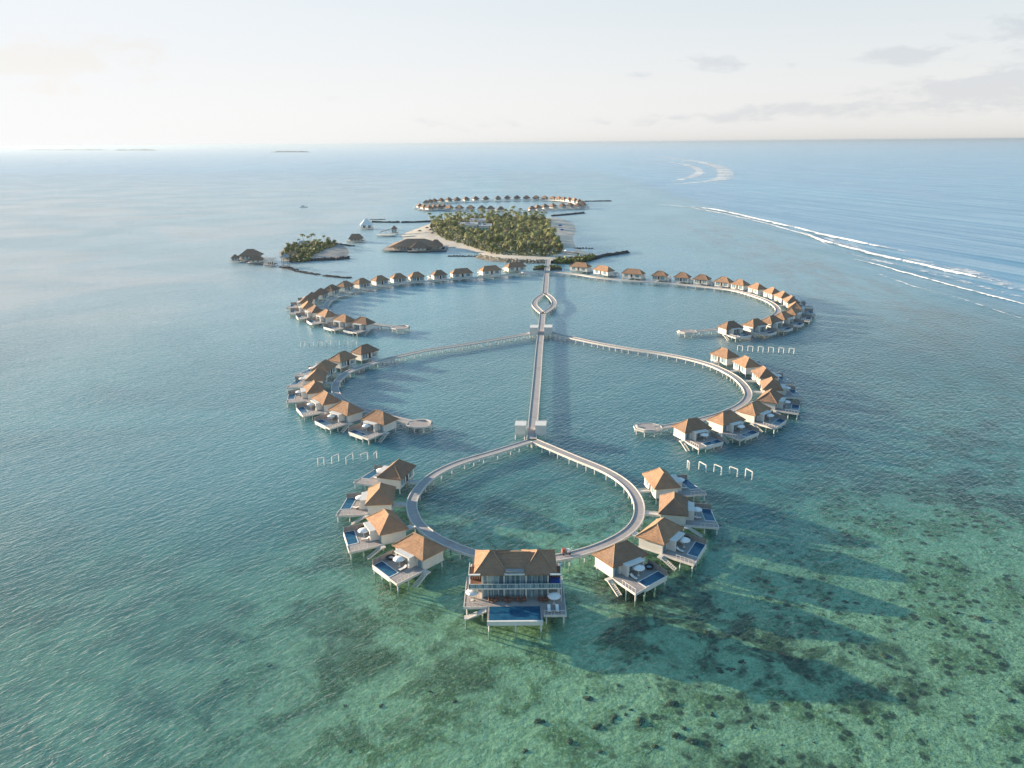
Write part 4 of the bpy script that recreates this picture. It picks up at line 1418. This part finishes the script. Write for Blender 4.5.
def far_row(rows, where, red_from):
    for i, (x, y) in enumerate(rows):
        p = at(x, y, 8.4)
        o = link('far_villa', fm_red if red_from(x) else fm_dark)
        o.location = (p[0], p[1], 0)
        d = Vector(p[:2]) - cen
        o.rotation_euler = (0, 0, math.atan2(d.y, d.x) - math.pi / 2)
        tag(o, f'small {"reddish" if red_from(x) else "dark"}-thatched villa in the distant ring, {ORD[i]} {where}', 'villa', 'villas of the distant ring')
far_row(back, 'from the left in its back row', lambda x: x > 550)
far_row(front, 'from the left in its front row', lambda x: False)
far_row(fright, 'from the right end of its front row', lambda x: True)
loop = smooth_path([Vector(at(x, y, 8)[:2]) * 1.0 for x, y in back + fright + [(518, 207)] + front[::-1]], 8, True)
loop = [cen + (p - cen) * .93 for p in loop] 
walkway('arc_walkway', loop + [loop[0]], 2.6, 'far oval walkway joining the distant ring of small villas', spacing=16)

# ------------------------------------------------------------------ small boats, distant islands
c = at(303.4, 207.5, 0)
b = MB()
b.prism([(-5, -1.4), (3, -1.6), (6.5, 0), (3, 1.6), (-5, 1.4)], -.4, 1.3)
bo = b.build('motor_boat', M['hull']); bo.location = c
b = MB(); b.box(-3, 1.5, -1.1, 1.1, 1.302, 3.0); b.build('cabin', M['hull'], bo)
b = MB(); b.box(-2.8, 1.52, -1.14, 1.14, 2.0, 2.6); b.build('window', M['glass'], bo)
tag(bo, 'tiny white motor boat alone on the lagoon left of the islands', 'boat')
M['far_wood'] = mat_plain('far_woodland', (.05, .055, .05), (.07, .075, .065), .01, .9)
def far_isle(x0, x1, y, hgt, label):
    a, b_ = at(x0, y, 0), at(x1, y, 0)
    L = b_[0] - a[0]
    m = MB()
    n = 40
    for k in range(n + 1):
        u = k / n
        x = a[0] + L * u
        yy = a[1] + (b_[1] - a[1]) * u
        e = min(1, 6 * min(u, 1 - u))
        h = hgt * e * (.75 + .5 * mnoise.noise(Vector((u * 14 + x0, .3, 0))))
        w = L * .06 * e + 20
        bb = len(m.v)
        m.v += [(x, yy - w, -1), (x, yy - w * .5, h * .8), (x, yy + w * .3, h), (x, yy + w, -1)]
        if k:
            for i in range(3):
                m.face((bb - 4 + i, bb + i, bb + i + 1, bb - 3 + i))
    o = m.build('distant_island', M['far_wood'], smooth=True)
    o['kind'] = 'structure'
    o['label'] = label
    o['category'] = 'island'
far_isle(22, 112, 150.2, 26, 'long low wooded island on the horizon, left edge of view')
far_isle(112, 158, 150.5, 26, 'low wooded island on the horizon right of the longest one')
far_isle(270, 312, 152.2, 16, 'short low wooded island on the horizon left of the centre')
far_isle(-40, 20, 149.2, 26, 'low wooded island on the horizon cut by the view edge')

# ------------------------------------------------------------------ sea, seabed, reef, surf
def reef_x(n, y):
    """x of the outer reef edge as a function of y, in nodes"""
    w = n.math('MULTIPLY', n.math('SUBTRACT', n.noise(n.comb(0.0, n.math('MULTIPLY', y, 0.006), 0.0), 1.0, 2), .5), 40.0)
    return n.math('ADD', 262.0, w)

def mat_seabed():
    m, n, bs = newmat('seabed')
    pos = n.new('ShaderNodeNewGeometry').outputs['Position']
    sx = n.sep(pos)
    big = n.noise(n.vmath('ADD', pos, (31.0, 7.0, 0.0)), 0.022, 4, 0.6, 0.6)
    med = n.noise(pos, 0.11, 4, 0.65, 0.5)
    fine = n.noise(pos, 0.75, 4, 0.7)
    rub = n.voro(pos, .42)
    sand = n.mixc(n.mapr(fine, .3, .7), rgb(.45, .46, .31), rgb(.80, .79, .59))  # fine sand mottle, also imitating caustic light on the bottom
    alg = n.mixc(fine, rgb(.16, .18, .07), rgb(.38, .39, .20))
    col = n.mixc(n.math('MULTIPLY', n.mapr(med, .45, .62), .9), sand, alg)
    mott = n.noise(pos, 2.3, 4, .8)
    col = n.mixc(n.math('MULTIPLY', n.mapr(mott, .46, .64), n.mapr(n.math('ADD', n.math('MULTIPLY', sx[0], .006), med), .35, .9, .30, .82)), col, rgb(.13, .125, .065))
    pale = n.noise(n.vmath('ADD', pos, (9.0, 4.0, 0.0)), 1.5, 3, .7)
    col = n.mixc(n.math('MULTIPLY', n.mapr(pale, .50, .68), .75), col, rgb(.82, .80, .60))
    # dark reef and sea grass patches
    patch = n.math('MULTIPLY', n.mapr(n.math('ADD', big, n.mapr(sx[0], -60.0, 70.0, -.07, .03)), .50, .64), n.mapr(n.math('ADD', med, n.math('MULTIPLY', fine, .35)), .58, .74))
    col = n.mixc(n.math('MULTIPLY', n.math('MAXIMUM', patch, n.math('MULTIPLY', n.mapr(n.math('ADD', big, n.math('MULTIPLY', med, .35)), .64, .78), n.mapr(sx[0], 10.0, -20.0, 0.0, .6))), .8), col, rgb(.075, .068, .04))
    # scattered coral rubble
    spot = n.math('MULTIPLY', n.math('MULTIPLY', n.mapr(rub, .44, .26), n.mapr(med, .42, .54)), n.mapr(sx[0], -12.0, 35.0, .12, 1.0))
    col = n.mixc(n.math('MULTIPLY', spot, .85), col, rgb(.06, .05, .03))
    n.put(bs.inputs['Base Color'], col)
    bs.inputs['Roughness'].default_value = 1
    bs.inputs['Specular IOR Level'].default_value = 0
    h = n.math('ADD', n.math('MULTIPLY', fine, .6), med)
    n.put(bs.inputs['Normal'], n.bump(h, .8, .5))
    return m

def mat_sea():
    m, n, bs = newmat('sea_water')
    m.node_tree.nodes.remove(bs)
    out = m.node_tree.nodes['Material Output']
    pos = n.new('ShaderNodeNewGeometry').outputs['Position']
    s = n.sep(pos)
    # wind ripples: crests run from lower left to upper right
    def crest(deg, st):
        return n.mapping(n.mapping(pos, rot=(0, 0, R(-deg))), sc=(st, 1, 1))
    r1 = n.noise(crest(50, .42), .8, 3, .6, .3)
    r2 = n.noise(crest(38, .45), 1.7, 3, .65, .3)
    sw = n.noise(crest(60, .3), .11, 3, .55)
    gust = n.noise(pos, .012, 4, .6, .4)
    amp = n.mapr(gust, .35, .65, .78, 1.15)
    h = n.math('ADD', n.math('ADD', n.math('MULTIPLY', r1, .75), n.math('MULTIPLY', r2, .2)), n.math('MULTIPLY', sw, .55))
    h = n.math('MULTIPLY', h, n.math('MULTIPLY', amp, n.mapr(s[1], 110.0, 260.0, .78, 1.0)))
    ocean = n.mapr(n.math('SUBTRACT', s[0], reef_x(n, s[1])), -40.0, 60.0)
    far = n.mapr(s[1], 1100.0, 3200.0)
    deep = n.math('MAXIMUM', ocean, far)
    # long ocean swell outside the reef
    swell = n.noise(crest(104, .07), .024, 2, .5)
    h = n.math('ADD', h, n.math('MULTIPLY', n.math('MULTIPLY', swell, ocean), 9.0))
    nrm = n.bump(h, 1.0, .9)
    # how much light the water itself scatters back, against what comes through from the bottom
    lag = n.noise(n.vmath('ADD', pos, (140.0, 60.0, 0.0)), .0075, 4, .6, .7)
    edge = n.math('ADD', s[1], n.math('MULTIPLY', n.math('SUBTRACT', lag, .5), 130.0))
    east = n.mapr(s[0], 45.0, 150.0)
    depth = n.math('ADD', n.mapr(edge, 125.0, 250.0, .04, .66), n.math('MULTIPLY', n.math('SUBTRACT', lag, .5), .55))
    depth = n.math('SUBTRACT', depth, n.math('MULTIPLY', n.math('MULTIPLY', east, n.mapr(s[1], 520.0, 300.0)), .38))
    depth = n.math('ADD', depth, n.mapr(s[0], -10.0, -70.0, 0.0, .34))
    k = n.math('MAXIMUM', n.math('MINIMUM', depth, .82), .05)
    k = n.math('MAXIMUM', k, n.math('MULTIPLY', deep, .99))
    lagc = n.mixc(n.mapr(lag, .3, .7), rgb(.07, .29, .33), rgb(.026, .165, .21))
    # farther up the lagoon the water is shallow over pale sand and scatters more; silvery sky sheen painted in to the west
    pale = n.mixc(n.mapr(lag, .3, .7), rgb(.20, .44, .50), rgb(.11, .32, .41))
    pale = n.mixc(n.mapr(s[0], -60.0, -260.0), pale, n.mixc(n.mapr(lag, .35, .6), rgb(.40, .44, .44), rgb(.24, .38, .42)))
    lagc = n.mixc(n.mapr(s[1], 240.0, 520.0), lagc, pale)
    seac = n.mixc(n.mapr(n.noise(n.mapping(pos, sc=(1, .25, 1)), .004, 4, .6), .3, .7), rgb(.04, .20, .36), rgb(.07, .29, .43))
    dr = n.math('SUBTRACT', s[0], reef_x(n, s[1]))
    flat = n.math('MULTIPLY', n.math('MULTIPLY', n.mapr(dr, -120.0, -45.0), n.mapr(dr, -8.0, -30.0)), n.mapr(n.noise(n.mapping(pos, sc=(1, .3, 1)), .06, 4, .7), .38, .62))
    flat = n.math('MULTIPLY', flat, n.mapr(s[1], 1100.0, 800.0))
    body = n.new('ShaderNodeSubsurfaceScattering')
    body.falloff = 'BURLEY'
    body.inputs['Scale'].default_value = 9.0
    body.inputs['Radius'].default_value = (1.0, 1.0, 1.0)
    n.put(body.inputs['Color'], n.mixc(n.math('MULTIPLY', flat, .7), n.mixc(deep, lagc, seac), rgb(.13, .13, .12)))
    tr = n.new('ShaderNodeBsdfTransparent')
    n.put(tr.inputs['Color'], n.mixc(n.mapr(s[1], 120.0, 230.0), rgb(.72, .975, .845), rgb(.50, .90, .91)))
    under = n.mixs(k, tr.outputs[0], body.outputs[0])
    gl = n.new('ShaderNodeBsdfGlossy')
    gl.inputs['Color'].default_value = rgb(1, 1, 1)
    gl.inputs['Roughness'].default_value = .32
    n.put(gl.inputs['Normal'], nrm)
    fr = n.new('ShaderNodeFresnel')
    fr.inputs['IOR'].default_value = 1.33
    n.put(fr.inputs['Normal'], nrm)
    sh = n.mixs(n.math('MINIMUM', fr.outputs[0], n.mapr(s[1], 130.0, 380.0, .55, .88)), under, gl.outputs[0])
    m.node_tree.links.new(sh, out.inputs['Surface'])
    return m

M['seabed'] = mat_seabed()
M['sea'] = mat_sea()
b = MB()
b.poly([(-70000, -2000, 0), (70000, -2000, 0), (70000, 90000, 0), (-70000, 90000, 0)])
struct(b.build('sea', M['sea']))
# the seabed: a gently uneven sheet a metre or two down
b = MB()
NXs, NYs, x0, x1, y0, y1 = 150, 140, -6000.0, 6000.0, 20.0, 4200.0
for j in range(NYs + 1):
    y = y0 + (y1 - y0) * (j / NYs) ** 2.0
    for i in range(NXs + 1):
        u = i / NXs * 2 - 1
        x = (x1 - x0) / 2 * math.copysign(abs(u) ** 2.6, u)
        z = -1.9 + .5 * mnoise.noise(Vector((x * .02, y * .02, 0))) + .3 * mnoise.noise(Vector((x * .08, y * .08, 3)))
        z -= max(0, min(12, (x - 250) * .05)) if x > 250 else 0
        b.v.append((x, y, z))
w = NXs + 1
for j in range(NYs):
    for i in range(NXs):
        o = j * w + i
        b.face((o, o + 1, o + w + 1, o + w))
struct(b.build('seabed', M['seabed'], smooth=True))

# coral heads on the sand
def coral_mesh(seed):
    rr = random.Random(seed)
    b = MB()
    rings, n = 6, 16
    for k in range(rings):
        t = k / (rings - 1)
        for i in range(n):
            an = 2 * math.pi * i / n
            p = Vector((math.cos(an) * math.cos(t * 1.45), math.sin(an) * math.cos(t * 1.45), math.sin(t * 1.5) * .55))
            p *= 1 + .75 * mnoise.noise(p * 2.4 + Vector((seed, 0, 0))) + .3 * mnoise.noise(p * 6 + Vector((0, seed, 0)))
            b.v.append(tuple(p))
    for k in range(rings - 1):
        for i in range(n):
            j = (i + 1) % n
            b.face((k * n + i, k * n + j, (k + 1) * n + j, (k + 1) * n + i))
    b.face([(rings - 1) * n + i for i in range(n)])
    return b.mesh('coral_head', [M['coral']], True)
CM = [coral_mesh(3 + i) for i in range(6)]
cpx = [(537, 665), (345, 705), (700, 640), (709, 632), (686, 635), (691, 657), (719, 670), (742, 662), (731, 669), (754, 640), (794, 690), (808, 706), (777, 673), (697, 676), (673, 702), (712, 713), (618, 684), (614, 716), (589, 697), (750, 717), (676, 734), (692, 740), (782, 744), (825, 660), (770, 660), (840, 700), (850, 652), (876, 640), (885, 655), (900, 660), (917, 664), (931, 652), (946, 690), (960, 706), (972, 716), (860, 734), (889, 738), (926, 740), (968, 742), (1000, 690), (1012, 700), (870, 706), (888, 712), (902, 700), (800, 640), (815, 632), (838, 628), (870, 616), (905, 617), (940, 616), (980, 618), (1004, 640), (990, 660), (640, 720), (655, 745), (570, 740), (540, 720), (525, 750), (600, 750), (480, 720), (455, 700), (430, 690), (350, 750), (335, 745), (270, 665), (240, 640), (225, 680), (190, 660)]
for i in range(110):
    a = random.choice(cpx[1:54])
    cpx.append((a[0] + random.gauss(0, 22), min(766, a[1] + random.gauss(0, 12))))
for i, (x, y) in enumerate(cpx):
    c = at(x, y, -1.6)
    o = link('coral_head', CM[i % 6])
    o.location = (c[0], c[1], -2.0)
    s = random.choice((.3, .4, .45, .55, .75)) * random.uniform(.8, 1.15) if i < 66 else random.uniform(.2, .5)
    o.scale = (s * random.uniform(.9, 1.9), s * random.uniform(.8, 1.2), s)
    o.rotation_euler = (0, 0, random.uniform(0, 6.28))
    tag(o, 'small dark coral head on the pale seabed under shallow clear water', 'coral', 'coral heads on the shallow seabed')

# surf breaking on the outer reef: rolled foam ridges
def mat_foam(nm, lo, fs):
    m, n, bs = newmat(nm)
    out = m.node_tree.nodes['Material Output']
    pos = n.new('ShaderNodeNewGeometry').outputs['Position']
    uvn = n.new('ShaderNodeTexCoord').outputs['UV']
    u = n.sep(uvn)
    f = n.noise(pos, fs, 6, .8)
    f2 = n.noise(n.comb(n.math('MULTIPLY', u[0], .022), n.math('MULTIPLY', u[1], .5), 0.0), 1.0, 4, .7)
    e = n.math('MULTIPLY', n.mapr(u[1], 0, .35), n.mapr(u[1], 1, .7))
    a = n.mapr(n.math('ADD', n.math('MULTIPLY', e, .7), n.math('ADD', n.math('MULTIPLY', n.math('SUBTRACT', f, .5), 1.9), n.math('MULTIPLY', n.math('SUBTRACT', f2, .5), 1.9))), float(lo), float(lo) + .4)
    bs.inputs['Base Color'].default_value = rgb(.76, .78, .79)
    bs.inputs['Roughness'].default_value = .8
    tr = n.new('ShaderNodeBsdfTransparent')
    m.node_tree.links.new(n.mixs(a, tr.outputs[0], bs.outputs[0]), out.inputs['Surface'])
    return m
M['foam'] = mat_foam('sea_foam', .30, .34)
M['foam_far'] = mat_foam('far_foam', .42, .12)
M['foam_thin'] = mat_foam('thin_foam', .54, .14)
def surf(pp, w, h, label, mat='foam'):
    path = smooth_path([at(x, y, 0) for x, y in pp], 4)
    N = normals(path)
    b = MB()
    L = 0
    for k, (p, nn) in enumerate(zip(path, N)):
        if k:
            L += (p - path[k - 1]).length
        t = k / (len(path) - 1)
        e = min(1, 8 * t, 8 * (1 - t)) ** .5
        ww = w * e * max(.25, 1 + 1.1 * mnoise.noise(Vector((L * .018, w, 0)))) + .2
        off = nn * (4.0 * mnoise.noise(Vector((L * .014, 9 + w, 0))) + 1.2 * mnoise.noise(Vector((L * .07, 3 + w, 0))))
        bb = len(b.v)
        for q, hz in ((-.5, .02), (-.25, .55), (0, 1.0), (.3, .4), (.5, .02)):
            v = p + off + nn * (q * ww)
            b.v.append((v.x, v.y, .03 + h * e * hz))
        if k:
            for i in range(4):
                b.face((bb - 5 + i, bb + i, bb + i + 1, bb - 4 + i), 0, [(pl_, i / 4), (L, i / 4), (L, (i + 1) / 4), (pl_, (i + 1) / 4)])
        pl_ = L
    o = b.build('breaking_wave', M[mat], smooth=True)
    tag(o, label, 'wave', 'waves breaking on the outer reef')
surf([(690, 207), (720, 211), (755, 219), (800, 229.5), (830.6, 237.3), (856, 242.3), (883, 247.4), (907, 252)], 7, 1.9, 'longest white breaker farthest out, upper end of the reef surf')
surf([(800, 232.5), (835, 245.4), (859, 251), (887.5, 258.6), (920, 266), (953, 273.2), (980, 278.5), (998, 282.2)], 5.5, 1.9, 'thick white breaker line along the middle of the reef surf')
surf([(852, 259), (887.5, 268.6), (913.8, 275.5), (953, 286), (986, 295), (1030, 306)], 2.8, .8, 'white foam line just inside the thick middle breaker')
surf([(860, 268), (905, 284), (935.6, 292.7), (970.6, 302.5), (1003.5, 313), (1030, 321)], 4.5, .4, 'broken innermost foam line nearest the lagoon', 'foam_thin')
surf([(640, 203.5), (680, 206.5), (720, 213), (760, 222), (800, 233), (830, 245)], 6, .6, 'pale foam line beside the far upper breaker')
surf([(620, 157.5), (653, 157), (691, 160.8), (716, 166.3), (724, 172.8), (719, 179.4), (690, 183), (665, 184.5)], 70, .6, 'curved foam band round the distant round reef', 'foam_far')
surf([(650, 160.5), (678, 163), (697, 169), (694, 176), (672, 181)], 45, .4, 'inner foam band of the distant round reef', 'foam_far')
surf([(905, 258), (935, 264), (960, 269.5), (1000, 284), (1030, 293)], 22, .25, 'wide foam wash spreading behind the middle breaker', 'foam_thin')

surf([(690, 208.5), (740, 217), (790, 230), (840, 243), (890, 255), (930, 263)], 13, .2, 'thin foam trail between the two longest breakers', 'foam_thin')
surf([(835, 250), (880, 261), (930, 273), (980, 286), (1030, 299)], 10, .2, 'thin foam trail between the middle breaker and the next line inside', 'foam_thin')

# ------------------------------------------------------------------ air
def haze():
    m = bpy.data.materials.new('haze_air')
    m.use_nodes = True
    nt = m.node_tree
    nt.nodes.remove(nt.nodes['Principled BSDF'])
    v = nt.nodes.new('ShaderNodeVolumePrincipled')
    v.inputs['Color'].default_value = rgb(.40, .50, .62)
    v.inputs['Density'].default_value = 4.2e-5
    v.inputs['Anisotropy'].default_value = .3
    nt.links.new(v.outputs[0], nt.nodes['Material Output'].inputs['Volume'])
    b = MB(); b.box(-71000, 71000, -2100, 91000, -16, 97)
    o = b.build('haze', m)
    o['kind'] = 'stuff'
HAZE = True
if HAZE:
    haze()

# ------------------------------------------------------------------ sky
W = bpy.data.worlds.new('World')
S.world = W
W.use_nodes = True
n = NT(W.node_tree)
bg = W.node_tree.nodes['Background']
sky = n.new('ShaderNodeTexSky', sky_type='NISHITA')
sky.sun_disc = False
sky.sun_elevation = R(SUN_EL)
sky.sun_rotation = R(SUN_AZ)
sky.altitude = 0
sky.air_density = 1.0
sky.dust_density = 0.8
sky.ozone_density = 1.0
tc = n.new('ShaderNodeTexCoord').outputs['Generated']
dx, dy, dz = n.sep(tc)
az = n.math('ARCTAN2', dx, dy)
el = n.math('ARCSINE', dz)
cv = n.comb(n.math('MULTIPLY', az, 9.0), n.math('MULTIPLY', el, 26.0), 0.0)
cn = n.noise(cv, 2.4, 7, .65, .3)
cn2 = n.noise(n.vmath('ADD', cv, (5.2, 1.3, 0.0)), .55, 5, .6, .3)
total = None
def blob(px, py, wx, wy, gain):
    global total
    d = Vector(ray(px, py)).normalized()
    a0, e0 = math.atan2(d.x, d.y), math.asin(d.z)
    qx = n.math('DIVIDE', n.math('SUBTRACT', az, a0), wx / F)
    qy = n.math('DIVIDE', n.math('SUBTRACT', el, e0), wy / F)
    r = n.math('ADD', n.math('MULTIPLY', qx, qx), n.math('MULTIPLY', qy, qy))
    g = n.math('MULTIPLY', n.math('EXPONENT', n.math('MULTIPLY', r, -1.0)), gain)
    total = g if total is None else n.math('ADD', total, g)
for a in ((895, 56, 38, 9, 1.0), (712, 66, 34, 11, .9), (795, 66, 10, 5, .6), (640, 75, 20, 5, .5), (990, 98, 70, 9, .75), (870, 106, 90, 7, .5), (790, 112, 60, 8, .7), (1015, 78, 40, 5, .8), (460, 122, 60, 9, .45), (600, 125, 160, 9, .4), (60, 55, 90, 18, .5), (30, 62, 50, 8, .6), (110, 40, 60, 12, .4), (370, 100, 60, 6, .35), (690, 118, 70, 6, .5), (940, 88, 60, 7, .55), (1010, 25, 40, 14, .5), (560, 40, 60, 12, .35), (1100, 60, 120, 40, .6), (-120, 70, 160, 30, .7)):
    blob(*a)
cl = n.mapr(n.math('ADD', total, n.math('MULTIPLY', n.math('SUBTRACT', cn, .5), 2.6)), .40, 1.1)
# broken cloud high overhead as well, for the light and the reflections
hi = n.math('MULTIPLY', n.mapr(cn2, .52, .72), n.mapr(el, .35, .7))
cl = n.math('MAXIMUM', cl, n.math('MULTIPLY', hi, .6))
hs = n.new('ShaderNodeHueSaturation')
n.put(hs.inputs['Saturation'], n.mapr(el, .03, .30, .18, 1.2))
n.put(hs.inputs['Color'], sky.outputs[0])
# the camera's highlight roll-off, applied to the sky's own radiance
c2 = n.vmath('MULTIPLY', hs.outputs[0], hs.outputs[0])
skyc = n.vmath('DIVIDE', n.vmath('MULTIPLY', c2, (1.80, 1.80, 1.80)), n.vmath('ADD', c2, (1.75, 1.75, 1.75)))
skyc = n.mixc(1.0, skyc, n.mixc(n.mapr(el, .02, .15), rgb(1, 1, 1), rgb(.945, .985, 1.03)), 'MULTIPLY')
grey = n.mixc(1.0, skyc, n.mixc(n.mapr(az, -.5, .1), rgb(1.0, .965, .92), rgb(.86, .875, .905)), 'MULTIPLY')
skyc = n.mixc(n.math('MULTIPLY', cl, .95), skyc, grey)
n.put(bg.inputs['Color'], skyc)
bg.inputs['Strength'].default_value = .122
